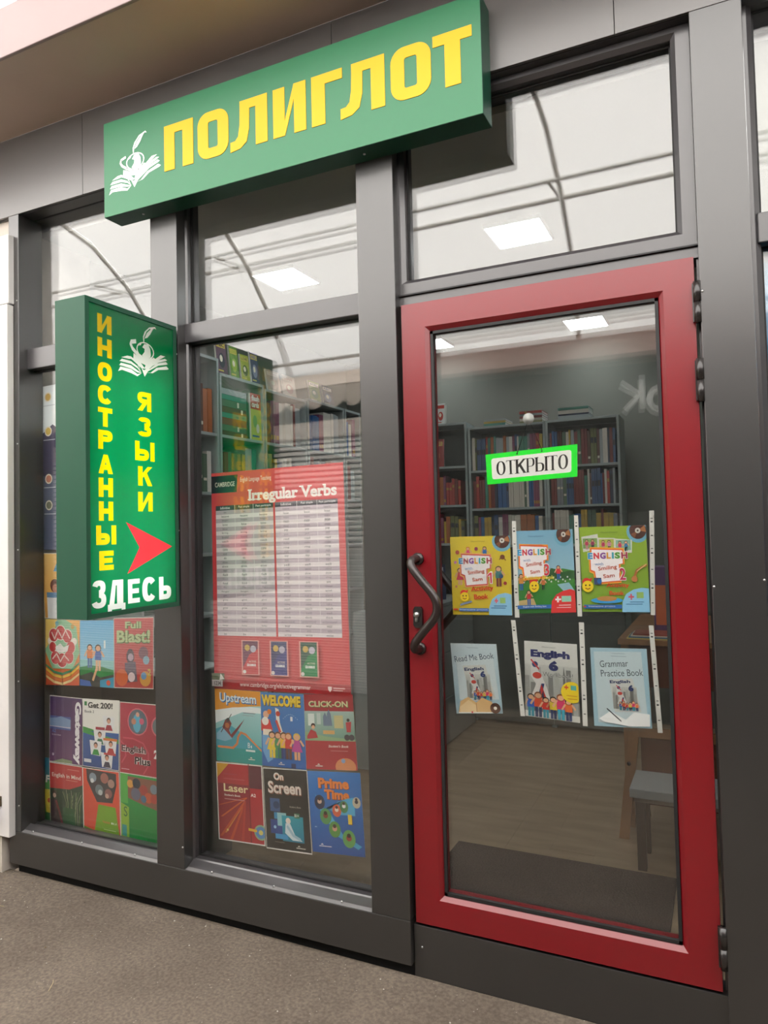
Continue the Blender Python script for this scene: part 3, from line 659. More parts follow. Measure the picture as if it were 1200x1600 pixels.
# ------------------------------------------------------------------ neighbours
nb = MB(); nb.box(-3.9, -3.035, -.02, .5, -.02, .16, BEIGE); nb.box(-3.9, -3.02, .03, .5, .16, 3.03, BEIGE); structure('trim_%d' % k, nb, 'beige wall beside the shop'); k += 1
cb = empty('neighbour_cabinet', (-3.2, -.06, .16)); tag(cb, 'white metal cabinet door at the left edge beside the anthracite post', 'cabinet')
m_ = MB(); m_.box(-3.75, -2.968, -.035, .0, .165, 2.60, WHITE, bev=.003); part('door_leaf', m_, cb)
m_ = MB(); m_.box(-3.75, -2.966, -.03, .01, 2.605, 2.93, WHITE, bev=.004); part('top_panel', m_, cb)
HB = mat('brass_brown', (.12, .085, .05), .4, metal=.6)
m_ = MB(); m_.box(-3.06, -3.016, -.040, -.035, .30, .345, HB); 
for a, b in ((-3.05, .335), (-3.03, .31), (-3.022, .337)): m_.disc((a, -.041, b), .003, .002, STEEL, n=6)
part('hinge', m_, cb)
m_ = MB(); m_.box(-3.085, -3.035, -.065, -.037, .235, .285, mat('blue_plastic', (.03, .04, .35), .4), bev=.006); m_.tube([(-3.075, -.05, .285), (-3.075, -.05, .305), (-3.045, -.05, .305), (-3.045, -.05, .285)], .004, STEEL, 6); pd = m_.build('padlock'); tag(pd, 'blue padlock low on the white cabinet', 'padlock')
BL = Print(3.2)
BL.R(0, 0, 1, .45, '#3f9fd0', '#2d7fbf').R(0, .45, 1, 1, '#2d62a8', '#233f7d').E(.16, .27, .12, '#d9a084').R(0.02, .29, .3, .34, '#8a2020')
bo = BL.build('poster', ((.118, 2.322), (.66, 2.322), (.66, .5), (.118, .5)), .130, base='#3f8fc8'); tag(bo, 'blue poster in the next shop window at the far right edge', 'poster')
nbk = MB(); nbk.box(.2, 2.2, .9, 1.0, 0, 3.05, WALLM); structure('trim_%d' % k, nbk); k += 1

# ------------------------------------------------------------------ interior: ceiling lights
LEDM = mat('led_diffuser', (.95, .98, 1.0), emit=LED_STRENGTH)
for x, y, lab in ((-2.26, 1.245, 'square ceiling light over the middle window'), (-.885, 1.255, 'square ceiling light seen through the pane over the door'), (-.868, 3.09, 'square ceiling light seen at the top right of the door glass'), (-2.08, 3.09, 'square ceiling light seen at the top left corner of the door glass')):
    l_ = empty('ceiling_light', (x, y, 3.0)); tag(l_, lab, 'ceiling light', 'square ceiling lights')
    m_ = MB(); a = .135; 
    m_.box(x-a-.008, x+a+.008, y-a-.018, y-a-.01, 2.98, 2.999, WHITE); m_.box(x-a-.008, x+a+.008, y+a+.01, y+a+.018, 2.98, 2.999, WHITE); m_.box(x-a-.008, x-a, y-a-.01, y+a+.01, 2.98, 2.999, WHITE); m_.box(x+a, x+a+.008, y-a-.01, y+a+.01, 2.98, 2.999, WHITE); part('frame', m_, l_)
    m_ = MB(); m_.box(x-a, x+a, y-a-.01, y+a+.01, 2.978, 2.995, LEDM, bev=.004); part('diffuser', m_, l_)

# ------------------------------------------------------------------ bookcases and books
def bookcase(name_lab, x, y, rot, w, d, top, shelves, back=SHELF_BACK):
    b = empty('bookcase', (x, y, .036)); b.rotation_euler.z = rot; tag(b, name_lab, 'bookcase', 'pale bookcases along the walls')
    def pt(nm, *a, m=SHELF): q = MB(); q.box(*a, m, bev=.0015 if m is SHELF else 0); q.build(nm, b)
    T = top-.036
    pt('side_panel', 0, .018, 0, d, 0, T); pt('side_panel', w-.018, w, 0, d, 0, T); pt('back_panel', .018, w-.018, d-.006, d, 0, T-.02, m=back); pt('top_panel', .018, w-.018, 0, d-.006, T-.018, T)
    for z in shelves: pt('shelf', .018, w-.018, .002, d-.006, z-.036-.018, z-.036)
    return b
SP = ['#7c2f2a', '#3b5a86', '#d8d4c8', '#56705a', '#b0642f', '#8c4a6a', '#c9a83a', '#2f3c55', '#a8b4b8', '#5a3a2c', '#3f8a7a', '#b33a32', '#e4e2da', '#6a6f3a', '#2b62a0', '#8a8f94']
_bm = {}
CN = ['brick-red', 'blue', 'cream', 'sage green', 'orange-brown', 'plum', 'mustard', 'navy', 'pale grey', 'brown', 'teal', 'bright red', 'off-white', 'olive', 'royal-blue', 'grey']
def ordn(i): return '%d%s' % (i, 'th' if 10 < i < 14 else {1: 'st', 2: 'nd', 3: 'rd'}.get(i % 10, 'th'))
def book_mesh(ci):
    if ci in _bm: return _bm[ci]
    c = SP[ci]; cm = mat('cover_%d' % ci, c, .45); b = MB()
    # unit book: thickness x 0..1, depth y 0..1, height z 0..1: cover wraps spine at y=0, pages inside
    b.box(0, .1, 0, 1, 0, 1, cm); b.box(.9, 1, 0, 1, 0, 1, cm); b.box(.1, .9, 0, .02, 0, 1, cm); b.box(.1, .9, .02, .97, .02, .98, PAPER)
    zl = (.72, .5, .15, .3, .66, .1, .58)[ci % 7]
    if ci % 2: b.box(.12, .88, -.004, 0, zl, zl+(.07, .16, .1)[ci % 3], mat('spine_label_%d' % (ci % 3), ('#e9e4d2', '#222831', '#b98a3a')[ci % 3], .5))
    o = b.build('tmp'); me = o.data; bpy.data.objects.remove(o); me.name = 'book'; _bm[ci] = me; return me
def book(loc, rz, t, d, h, ci, label, group, lean=0.0, flat=False):
    o = bpy.data.objects.new('book', book_mesh(ci)); COL.objects.link(o); o.location = loc; o.scale = (t, d, h); o.rotation_euler = (0, lean, rz)
    tag(o, label, 'book', group); return o
NB = [0]
def row(b, x0, x1, z, h0, h1, label, group, dens=.0165, y=.02, pal=None, gap=0.0, depth=.17):
    rz = b.rotation_euler.z; M = Matrix.Translation(b.location) @ Matrix.Rotation(rz, 4, 'Z'); x = x0; nb_ = 0
    hb = random.uniform(h0, h1); ci = 0
    while x < x1 - dens*1.3:
        if random.random() < .6: hb = random.uniform(h0, h1); ci = random.choice(pal or range(16))
        t = dens*random.uniform(.6, 1.35)
        p = M @ Vector((x, y + random.uniform(0, .012), z-.036 + .0005))
        book(p, rz, t*.96, depth*random.uniform(.9, 1.05), hb*random.uniform(.985, 1.015), ci, '%s %s, %s from the %s in the %s' % (CN[ci], label[0], ordn(nb_+1), label[2], label[1]), group); nb_ += 1; x += t + .0006; NB[0] += 1
        if gap and random.random() < gap: x += random.uniform(.01, .04)
# back wall: two cases facing the door
RZ = [2.27-.03-.32, 1.64, 1.36, 1.08]
bA = bookcase('tall pale bookcase full of books, left of the pair on the back wall', -1.785, 3.06, 0, .60, .30, 2.285, [1.948, 1.655, 1.372, 1.088, .80])
bB = bookcase('tall pale bookcase full of books, right of the pair on the back wall', -1.183, 3.06, 0, .525, .30, 2.290, [1.952, 1.660, 1.375, 1.09, .80])
names = ['top', 'second', 'third', 'fourth']
for bc, w, side in ((bA, .60, 'left'), (bB, .525, 'right')):
    for i, z in enumerate((1.952, 1.660, 1.375)):
        zz = {('left'): (1.948, 1.655, 1.372, 1.088), 'right': (1.952, 1.660, 1.375, 1.09)}[side][i]
        row(bc, .026, w-.022, zz, .21 + (.03 if i == 0 else 0), .26, ('book', '%s row of the %s back-wall bookcase' % (names[i], side), 'left'), 'books in the %s row of the %s back bookcase' % (names[i], side), dens=.019 if i < 2 else .026)
CABD = mat('cabinet_front', (.085, .10, .095), .5)
for bc, w, s_ in ((bA, .60, 'left'), (bB, .525, 'right')):
    q = MB(); q.box(.002, w-.002, -.012, -.0005, .02, .99, CABD, bev=.002); q.build('door', bc)
# items on top
def stack(x, y, z, n_, w, d, label, group, cols):
    zz = z
    for i in range(n_):
        h = random.uniform(.012, .028); o = bpy.data.objects.new('book', book_mesh(cols[i % len(cols)])); COL.objects.link(o)
        o.rotation_euler = (0, -PI/2, random.uniform(-.05, .05)); o.scale = (h, d, w); o.location = (x+w, y, zz+.0005); o.rotation_euler = (0, -PI/2, 0); o.location = (x+w, y+random.uniform(0, .01), zz+.0005); tag(o, '%s book, %s from the bottom in the %s' % (CN[cols[i % len(cols)]], ordn(i+1), label), 'book', group); zz += h+.0008
stack(-1.66, 3.08, 2.285, 3, .17, .22, 'low pile topping the left back bookcase', 'low pile on the left bookcase', [10, 6, 8])
stack(-1.38, 3.08, 2.285, 5, .17, .22, 'pile between both back bookcases', 'pile between the bookcases', [13, 2, 0, 8, 11])
stack(-1.09, 3.08, 2.290, 4, .22, .22, 'pile topping the right back bookcase', 'pile on the right bookcase', [8, 7, 12, 10])
# corner case, left of the pair
bC = bookcase('pale corner bookcase turned slightly, just left of the back-wall pair', -2.385, 3.03, .09, .585, .28, 2.335, [1.995, 1.69, 1.39, 1.09, .8])
def cover_board(name, lab, group, x, y, z, w, h, rz, pr, cat='book', thick=.012, lean=.08):
    "a book standing face-out"
    c = math.cos(rz); s_ = math.sin(rz)
    o = pr.build(name, ((0, h), (w, h), (w, 0), (0, 0)), 0, thick=thick); o.location = (x, y, z); o.rotation_euler = (-lean, 0, rz); tag(o, lab, cat, group); return o
def quick_cover(c, c2, tcol, tone='#f0ead6'):
    p = Print(1.4); p.R(0, 0, 1, 1, c).R(.08, .08, .92, .24, tcol).T(random.choice(('ABC', 'LOVE', 'GAME', 'WORD')), .14, .1, .7, .11, c2, .03).E(.5, .6, .3, c2).E(.45, .55, .14, tone).R(.1, .88, .6, .92, tcol); return p
M = Matrix.Translation(bC.location) @ Matrix.Rotation(.09, 4, 'Z')
for i, (c, c2, t_) in enumerate((('#2d5f9e', '#7fb4d8', '#dfe8f0'), ('#a8322c', '#d0704a', '#f1d27a'))):
    p = M @ Vector((.03+i*.185, .05, 1.995-.035)); cover_board('book', ['blue face-out book on the upper shelf of the corner bookcase', 'red face-out book on the upper shelf of the corner bookcase', 'second blue face-out book on the upper shelf of the corner bookcase'][i], None, p.x, p.y, p.z, .17, .225, .09, quick_cover(c, c2, t_))
for k_, z in enumerate((1.69, 1.39)):
    row(bC, .03, .56, z, .17, .235, ('book', '%s row of the corner bookcase' % ('middle', 'lower')[k_], 'left'), 'books in the %s row of the corner bookcase' % ('middle', 'lower')[k_], dens=.03, pal=[6, 5, 0, 11, 4, 13])
p = M @ Vector((.33, .05, 2.337-.036+.036)); cover_board('book', 'small white and red box standing on top of the corner bookcase', None, p.x, p.y, 2.337, .07, .17, .09, quick_cover('#d8d8d4', '#c0392b', '#c0392b'), thick=.05)
# left-wall cases, fronts at X = -2.70 facing the room
LW = [(.52, 1.17, 2.555), (1.18, 1.64, 2.475), (1.65, 2.17, 2.455), (2.19, 2.74, 2.475), (2.76, 3.02, 2.475)]
lw_names = ['nearest the glass', 'second from the glass', 'third from the glass', 'fourth from the glass', 'in the far corner']
for i, (ya, yb, tp) in enumerate(LW):
    b = bookcase('pale bookcase on the left wall, %s' % lw_names[i], -2.70, ya, PI/2, yb-ya, .32, tp, [2.105, 1.755, 1.40, 1.05, .7], back=mat('shelf_back_green', (.06, .13, .10), .7) if i < 2 else SHELF_BACK)
    if i >= 2: row(b, .03, yb-ya-.03, 2.105, .25, .31, ('folder', 'upper row, %s left-wall case' % ordn(i+1), 'window'), 'folders in the upper row, case %s' % lw_names[i], dens=.034, pal=[2, 8, 12, 13, 0, 5, 14], depth=.25)
    if i in (0,): row(b, .03, yb-ya-.03, 2.105, .22, .3, ('folder', 'upper row, %s left-wall case' % ordn(i+1), 'window'), 'folders in the upper row, case %s' % lw_names[i], dens=.03, pal=[9, 4, 10], depth=.25)
    row(b, .03, yb-ya-.03, 1.755, .2, .3, ('book', 'lower row, %s left-wall case' % ordn(i+1), 'window'), 'books in the second row, case %s' % lw_names[i], dens=.035, pal=[10, 3, 8, 12, 14] if i < 2 else None, depth=.22)
# second case: pile of folders lying flat and a face-out card pack
zz = 2.1055
for i, ci in enumerate((9, 3, 0, 10, 9, 3, 10, 8)):
    h = .03 + .006*(i % 3); o = bpy.data.objects.new('folder', book_mesh(ci)); COL.objects.link(o); o.scale = (h, .24, .26); o.rotation_euler = (0, -PI/2, PI/2); o.location = (-2.72, 1.21+.26, zz)
    tag(o, '%s folder, %s from the bottom in the left-wall pile' % (CN[ci], ordn(i+1)), 'folder', 'pile of folders, second left-wall bookcase'); zz += h+.001
cp = Print(1.5); cp.R(0, 0, 1, 1, '#c9d05a').R(0, 0, 1, .34, '#c03a34').T('flash', .12, .04, .76, .12, '#f2efe6', .04).T('cards', .12, .18, .7, .12, '#f2efe6', .04).E(.4, .6, .2, '#8fc06a').E(.65, .75, .15, '#e8e4d0').R(.1, .9, .8, .94, '#4a62a0')
cover_board('card_pack', 'red and yellow-green card pack facing out on the left-wall shelf', None, -2.705, 1.50, 2.106, .112, .30, PI/2, cp, cat='card pack', lean=.02)
disp = [(-2.72, 1.19, .10, .22, '#6a4a62', '#3b2d48'), (-2.72, 1.32, .085, .20, '#6f9a3a', '#a9c24a'), (-2.72, 1.43, .09, .17, '#a8b43a', '#5b6a2a'), (-2.72, 1.54, .085, .21, '#3b3a66', '#8a8ab0')]
for i, (x, y, w, h, c, c2) in enumerate(disp):
    cover_board('book', ['purple', 'green', 'yellow-green', 'navy'][i] + ' face-out book on top of the second left-wall bookcase', None, x, y, 2.476, w, h, PI/2, quick_cover(c, c2, '#d8c860'), lean=.1)
for i, (y, c, c2) in enumerate(((1.75, '#c8b4a4', '#e0c8b8'), (1.95, '#d4c4b4', '#c09080'), (2.3, '#7f9a4a', '#3f7a3a'), (2.5, '#3a3a50', '#7080a0'))):
    cover_board('book', ['pink-beige pack lying against the wall on the third left-wall bookcase', 'beige pack with a clip on the third left-wall bookcase', 'green face-out book on the fourth left-wall bookcase', 'dark face-out book on the fourth left-wall bookcase'][i], None, -2.74, y, (2.456, 2.456, 2.476, 2.476)[i], .16, .16, PI/2, quick_cover(c, c2, '#e8dccc'), lean=.15)
# ------------------------------------------------------------------ interior: floor mat, stand, stool, counter
MATM = mat('door_mat_fibre', (.05, .037, .033), .95, noise=.3, scale=140, bump=.5)
m_ = MB(); m_.box(-1.19, -.235, .15, .975, .036, .044, MATM, bev=.003); mo = m_.build('door_mat'); tag(mo, 'dark brown door mat just inside the red door', 'mat')
ct = empty('display_table', (-.2, 1.8, .036)); tag(ct, 'wooden display table at the right, holding boxes and magazines', 'table')
def ptb(nm, par, *a, m=WOOD, bev=.002): q = MB(); q.box(*a, m, bev=bev); return part(nm, q, par)
ptb('tabletop', ct, -.50, .10, 1.42, 2.5, .925, .95); ptb('front_panel', ct, -.46, .08, 1.45, 1.47, .72, .925, m=WOOD2)
for x, y in ((-.47, 1.47), (.05, 1.47), (-.47, 2.43), (.05, 2.43)): ptb('leg', ct, x-.02, x+.02, y-.02, y+.02, .036, .925)
es = empty('wooden_stand', (-.3, 1.3, .036)); tag(es, 'light pine stand with splayed leg and brown panel beside the white stool', 'stand')
def beam(pts, w, d, m):
    (x0, z0), (x1, z1) = pts; mb = MB(); mb.prism([(x0-w/2, z0), (x0+w/2, z0), (x1+w/2, z1), (x1-w/2, z1)], 1.30, 1.30+d, m); return mb
part('leg', beam([(-.486, .037), (-.415, .62)], .045, .03, WOOD), es); part('leg', beam([(.03, .037), (-.02, .62)], .045, .03, WOOD), es)
ptb('rail', es, -.44, .02, 1.305, 1.325, .515, .56); ptb('panel', es, -.40, .0, 1.33, 1.345, .20, .515, m=WOOD2)
m_ = MB(); m_.tube([(-.405, 1.335, .30), (-.405, 1.60, .05)], .014, WOOD, 8); part('brace', m_, es); m_ = MB(); m_.disc((-.452, 1.298, .39), .009, .006, BLKMET, n=10); part('bolt', m_, es)
so = empty('stool', (-.3, 1.0, .036)); tag(so, 'low stool with a pale grey-white seat and dark legs, right inside the door', 'stool')
WS = mat('stool_seat', (.42, .46, .47), .45)
ptb('seat', so, -.415, .02, .985, 1.24, .345, .385, m=WS, bev=.004)
DL = mat('stool_leg', (.05, .034, .026), .5)
for x, y in ((-.375, 1.02), (-.01, 1.02), (-.375, 1.20), (-.01, 1.20)): ptb('leg', so, x-.018, x+.018, y-.018, y+.018, .036, .325, m=DL)
ptb('apron', so, -.40, .01, 1.0, 1.225, .325, .345, m=mat('stool_apron', (.30, .26, .22), .6))
# things on the display table
def thing_box(name, lab, cat, *a, m=None, bev=.002, extra=None):
    q = MB(); q.box(*a, m, bev=bev)
    if extra: extra(q)
    o = q.build(name); tag(o, lab, cat); return o
PUR = mat('purple_card', (.12, .05, .16), .5); ORG = mat('orange_card', (.6, .14, .05), .5)
thing_box('box', 'purple carton standing on the wooden display table', 'box', -.345, -.245, 1.62, 1.80, .9505, 1.29, m=PUR, extra=lambda q: q.box(-.335, -.255, 1.617, 1.62, 1.0, 1.2, ORG))
thing_box('box', 'slim grey and white carton beside the purple one on the display table', 'box', -.24, -.205, 1.60, 1.80, .9505, 1.20, m=mat('grey_card', (.45, .47, .45), .5), extra=lambda q: q.box(-.238, -.207, 1.597, 1.60, 1.04, 1.16, mat('dark_ink', (.05, .06, .07), .5)))
zz = .9505
for i, c in enumerate(('#c9b46a', '#4a7a9a', '#d8d4c8', '#a04a3a')):
    m_ = MB(); m_.box(-.46 + .01*i, -.25+.012*i, 1.44, 1.60, zz, zz+.006, mat('mag_%d' % i, c, .4)); o = m_.build('magazine'); tag(o, ('yellowish', 'blue', 'off-white', 'reddish')[i] + ' magazine, %s from the bottom of the flat pile on the display table' % ordn(i+1), 'magazine', 'magazines on the display table'); zz += .0065
bg2 = Print(.5); bg2.R(0, 0, 1, 1, '#1c2a4a').T('ЗВЕ', .1, .2, .7, .6, '#8fb0d8', .03)
q = empty('magazine_rack', (-1.95, 1.7, .036)); tag(q, 'low grey-white rack with blue covers behind the door handles', 'rack')
GW = mat('rack_white', (.30, .34, .34), .5)
qm = MB(); qm.box(-2.12, -1.76, 1.72, 1.74, .04, .98, GW); part('side_panel', qm, q); qm = MB(); qm.box(-2.12, -1.76, 2.96, 2.98, .04, .98, GW); part('side_panel', qm, q)
qm = MB(); qm.box(-2.12, -1.75, 1.72, 2.98, .98, 1.0, GW); part('top_panel', qm, q)
for z0, z1 in ((.05, .35), (.355, .66), (.665, .975)): qm = MB(); qm.box(-1.775, -1.755, 1.745, 2.955, z0, z1, GW, bev=.003); part('drawer', qm, q)
for i, (x, y, c) in enumerate(((-2.02, 1.80, '#28508c'), (-1.98, 2.15, '#3a6a9a'), (-1.99, 2.5, '#2a3a5a'))):
    cover_board('magazine', ['blue', 'mid-blue', 'navy'][i] + ' magazine standing on the low rack behind the door handle', None, x, y, 1.0008, .19, .25, .5, quick_cover(c, '#9fb8d0', '#c8d4e0'), cat='magazine')
# low display shelf behind the left window
ld = empty('low_shelf', (-2.5, .4, .036)); tag(ld, 'low grey-green shelf behind the covers of the left window', 'shelf')
for x in (-2.98, -2.16): qm = MB(); qm.box(x, x+.02, .22, .50, .036, .90, CABD); part('side_panel', qm, ld)
for z in (.06, .34, .62, .88): qm = MB(); qm.box(-2.96, -2.16, .22, .50, z, z+.02, CABD if z < .8 else SHELF); part('shelf', qm, ld)
qm = MB(); qm.box(-2.96, -2.16, .50, .505, .06, .9, CABD); part('back_panel', qm, ld)

#@@POSTERS@@
# ------------------------------------------------------------------ window posters (taped inside the panes)
YW = .1345
def poster(pr, corners, label, group=None, base='#e9e7e0', cat='poster', y=YW, name='poster'):
    o = pr.build(name, corners, y, base=base, thick=.0008); tag(o, label, cat, group); return o
G_MID = 'covers taped inside the middle window'; G_LEFT = 'covers taped inside the left window'; G_DOOR = 'covers in plastic pockets on the door'
# red verb chart
p = Print(1.403); RD = '#e0555a'
p.R(0, 0, 1, 1, '#d94c52', '#d84a4e').R(0, .955, 1, 1, '#b01c28').P([(0, .015), (.215, .015), (.205, .095), (0, .095)], '#232b38')
p.T('CAMBRIDGE', .03, .045, .16, .022, '#e8dfd0', .012, slab=False).T('English Language Teaching', .235, .03, .24, .026, '#f4e0dc', 0.0)
p.T('Irregular Verbs', .30, .088, .65, .068, '#fbeeea', .035, slab=True)
tx0, tx1, ty0, ty1 = .035, .955, .155, .755
p.R(tx0, ty0, tx1, ty1, '#f1e6ea')
verbsL = 'be became begin bite blow bring build catch choose come cut do draw drink eat fall feel find fly forget get give go grow have hear hold keep know'.split()
verbsR = 'leave lose make mean meet pay put read ride ring run say see sell send show sing sit sleep speak stand swim take teach tell think understand wear win write'.split()
nr = 30; rh = (ty1-ty0-.022)/nr
p.R(tx0, ty0, tx1, ty0+.022, '#3c3646')
for i in range(nr):
    y_ = ty0+.022+i*rh
    if i % 2 == 0: p.R(tx0, y_, tx1, y_+rh, '#c3b2bf')
cx = [tx0, .19, .335, .492, .505, .665, .81, tx1]
for a in (1, 2, 5, 6): p.R(cx[a]-.0012, ty0, cx[a]+.0012, ty1, '#f8f2f2')
p.R(.489, ty0, .503, ty1, '#d94c52')
for a, b, t in ((0, 1, 'Infinitive'), (1, 2, 'Past simple'), (2, 3, 'Past participle'), (4, 5, 'Infinitive'), (5, 6, 'Past simple'), (6, 7, 'Past participle')):
    c_ = (cx[a]+cx[b])/2; w_ = .0095*len(t)*.82; p.T(t, c_-w_/2, ty0+.005, w_, .012, '#efe9ee', .01)
for i in range(nr):
    y_ = ty0+.022+i*rh
    for a, b, lst in ((0, 1, verbsL), (1, 2, verbsL), (2, 3, verbsL), (4, 5, verbsR), (5, 6, verbsR), (6, 7, verbsR)):
        t = lst[i % len(lst)]; c_ = (cx[a]+cx[b])/2; w_ = .0098*len(t); p.T(t, c_-w_/2, y_+rh*.22, w_, rh*.5, '#3c3440' if i % 2 else '#6d5f6c', 0.0)
for i, c in enumerate(('#d8434a', '#3d3f86', '#1f8a50')):
    x_ = .245 + i*.215; top_ = .775
    p.R(x_-.01, top_-.004, x_+.125, top_+.152, '#f0a8a0').R(x_, top_, x_+.115, top_+.148, ('#7a3a5a', '#34386a', '#2f5a4a')[i]).P([(x_+.05, top_+.06), (x_+.115, top_+.035), (x_+.115, top_+.148), (x_, top_+.148), (x_, top_+.12)], c)
    p.E(x_+.035, top_+.03, .02, '#d8b45a').E(x_+.08, top_+.035, .022, '#c9c2d4').T('ACTIVE', x_+.045, top_+.087, .055, .009, '#e8dccc', .01).T('GRAMMAR', x_+.03, top_+.101, .07, .012, '#ffffff', .04).E(x_+.012, top_+.138, .012, '#efe6e2')
p.T('www.cambridge.org/elt/activegrammar', .22, .960, .52, .026, '#f6e0dc', .01).P([(.86, .962), (.885, .962), (.885, .975), (.8725, .986), (.86, .975)], '#f2dcda')
p.R(.895, .966, .975, .971, '#e8b8b8').R(.895, .976, .96, .979, '#e8b8b8').R(0, .925, .1, .955, '#59623f').P([(.07, .925), (.1, .95), (.06, .955)], '#e8e4dc').R(0, .955, .085, .985, '#b9aeb0').T('1234', .02, .96, .05, .02, '#3a3034', .01)
poster(p, ((-1.939, 1.766), (-1.311, 1.776), (-1.298, .893), (-1.938, .873)), 'large red chart of irregular verbs with a striped table', G_MID, base='#d94c52')

def marks(p, x, y, c='#e8e4dc', w=.14):
    p.P([(x, y), (x+.03, y-.02), (x+.06, y)], c); p.R(x-.03, y+.01, x+w-.03, y+.02, c); return p
p = Print(1.34)                                                   # orange/teal with kayak
p.R(.0, .0, 1, 1, '#bfe3e6', '#2aa6a4').P([(0, 0), (1, 0), (1, .20), (.75, .215), (.4, .25), (0, .32)], '#e79a26').P([(0, .30), (.4, .245), (.8, .22), (1, .225), (1, .3), (.6, .3), (0, .48)], '#eef6f6')
p.R(0, .78, 1, 1, '#1e9690').P([(0, .56), (.3, .48), (.6, .6), (.8, .7), (1, .76), (1, .8), (0, .8)], '#3a9fb2')
p.T('Upstream', .115, .055, .80, .17, '#1f6fae', .06).T('Upstream', .105, .048, .80, .165, '#dfeef4', .02).R(.62, .30, .88, .315, '#8a9ea4').R(.6, .335, .85, .345, '#9fb0b4')
p.P([(.02, .62), (.15, .53), (.32, .56), (.36, .68), (.2, .72), (.02, .70)], '#7fb6cf').P([(.15, .53), (.22, .42), (.30, .40), (.36, .47), (.30, .56), (.34, .62), (.65, .39), (.5, .55), (.36, .67), (.26, .60)], '#7a2c30').E(.28, .42, .035, '#2a2a3a').W([(.12, .60), (.36, .34)], .015, '#3a2a2a').E(.26, .50, .05, '#b3622f')
p.W([(.05, .80), (.38, .80), (.47, .74), (.50, .64), (.56, .58), (.66, .60), (1, .80)], .04, '#e68a4a').T('B', .705, .71, .05, .07, '#eef6f6', 0).T('1', .77, .745, .02, .035, '#eef6f6', 0).R(.66, .805, .86, .83, '#dcecea'); marks(p, .74, .92)
poster(p, ((-1.937, .874), (-1.710, .877), (-1.706, .585), (-1.932, .580)), 'orange and teal cover with a kayak in white water', G_MID)
p = Print(1.4)                                                    # blue cover with people
p.R(0, 0, 1, 1, '#3f7fc0', '#2c64ae').T('WELCOME', .03, .04, .90, .15, '#6a4a10', .08).T('WELCOME', .02, .03, .90, .15, '#f0cf3a', .05)
p.T('1', .68, .31, .05, .06, '#f4f4f4', .05)
for t in range(9): p.E(.52+.04*t, .34-.06*math.sin(t/8*PI), .008, '#b8d4ec')
p.E(.12, .30, .07, '#e6b090').P([(.0, .38), (.2, .36), (.27, .5), (.2, .56), (.0, .52)], '#d63a34').R(.04, .50, .24, .58, '#f0e4d0').P([(.02, .58), (.22, .58), (.26, .9), (.14, .95), (.03, .8)], '#6fa6d8').E(.10, .39, .08, '#f2ece4')
p.E(.20, .26, .05, '#e07a2a').P([(.34, .2), (.42, .22), (.44, .4), (.52, .56), (.44, .55), (.36, .4)], '#e8e4d8').E(.40, .28, .05, '#c8442e').W([(.36, .38), (.44, .52)], .05, '#d84a3c')
for x, s_, l_, h_, g_ in ((.25, '#e8c83a', '#e8c83a', '#2a2018', True), (.39, '#3f8a5a', '#3f8a5a', '#6a3a1a', False), (.52, '#efc030', '#2d3f7a', '#5a3a1a', False), (.63, '#c8342e', '#5a3a2a', '#a0602a', False), (.82, '#c04a9a', '#e8b08a', '#e2c04a', True)): p.man(x, .88, .36, s_, l_, h_, girl=g_)
marks(p, .42, .94).R(.68, .93, .78, .99, '#1d2c52')
poster(p, ((-1.709, .876), (-1.507, .882), (-1.501, .592), (-1.706, .586)), 'blue cover with cartoon children and yellow capital title', G_MID, base='#e9e7e0')
p = Print(1.35)                                                   # red cover with castle scene strip
p.R(0, 0, 1, 1, '#a42834', '#b03038').T('CLICK-ON', .10, .10, .80, .08, '#5a6a3a', .05).T('CLICK-ON', .09, .09, .80, .08, '#d6d0a0', .03)
p.R(.0, .225, 1, .62, '#a8c0b8', '#6f9a88').P([(0, .5), (.4, .56), (1, .60), (1, .62), (0, .62)], '#8fae84').R(.07, .26, .2, .42, '#dfe8e2').R(.25, .25, .33, .4, '#c2d2cc').P([(.38, .30), (.42, .24), (.46, .30), (.46, .26), (.5, .2), (.54, .27), (.56, .42), (.38, .42)], '#6f7f96')
p.R(.6, .28, .78, .45, '#cbc08a').E(.17, .42, .045, '#3a2018').E(.17, .44, .035, '#e8b08a').P([(.04, .56), (.12, .47), (.22, .5), (.26, .58), (.04, .6)], '#b8303a').E(.88, .34, .03, '#3a3a3a').P([(.83, .37), (.94, .36), (.92, .5), (.84, .5)], '#c0464c').E(.84, .57, .055, '#4a4a50').E(.93, .57, .055, '#4a4a50').R(.37, .48, .6, .53, '#d8a86a')
p.T('Student\'s Book', .46, .67, .40, .035, '#f2e2da', .01, shear=.3).R(.5, .745, .84, .755, '#c87a78').E(.78, .96, .2, '#d88a5a', ry=.12).E(.74, .88, .04, '#8fa8d0'); marks(p, .22, .94)
poster(p, ((-1.506, .883), (-1.292, .898), (-1.277, .617), (-1.5, .597)), 'red cover with a strip picture of a castle and a cyclist', G_MID)
p = Print(1.45)                                                   # red laser-beam cover
p.R(.02, .015, .98, .985, '#b4232e', '#b02530').R(.02, .27, .70, .985, '#8a1d30', '#a82a2c').R(.70, .015, .98, .3, '#5a2030').R(.70, .0, .72, .985, '#7a1a26')
for i, (a, b) in enumerate(((.03, .55), (.06, .7), (.12, .9), (.25, .98), (.4, .98), (.03, .95), (.5, .98))): p.P([(.64, .42), (.66, .43), (a+.05, b), (a, b)] if i < 2 else [(.60, .46), (.63, .47), (a+.06, b), (a, b)], ('#c9562a', '#d2602c', '#d88a3a', '#c44a2a', '#a8302a', '#c8502a', '#b83a30')[i])
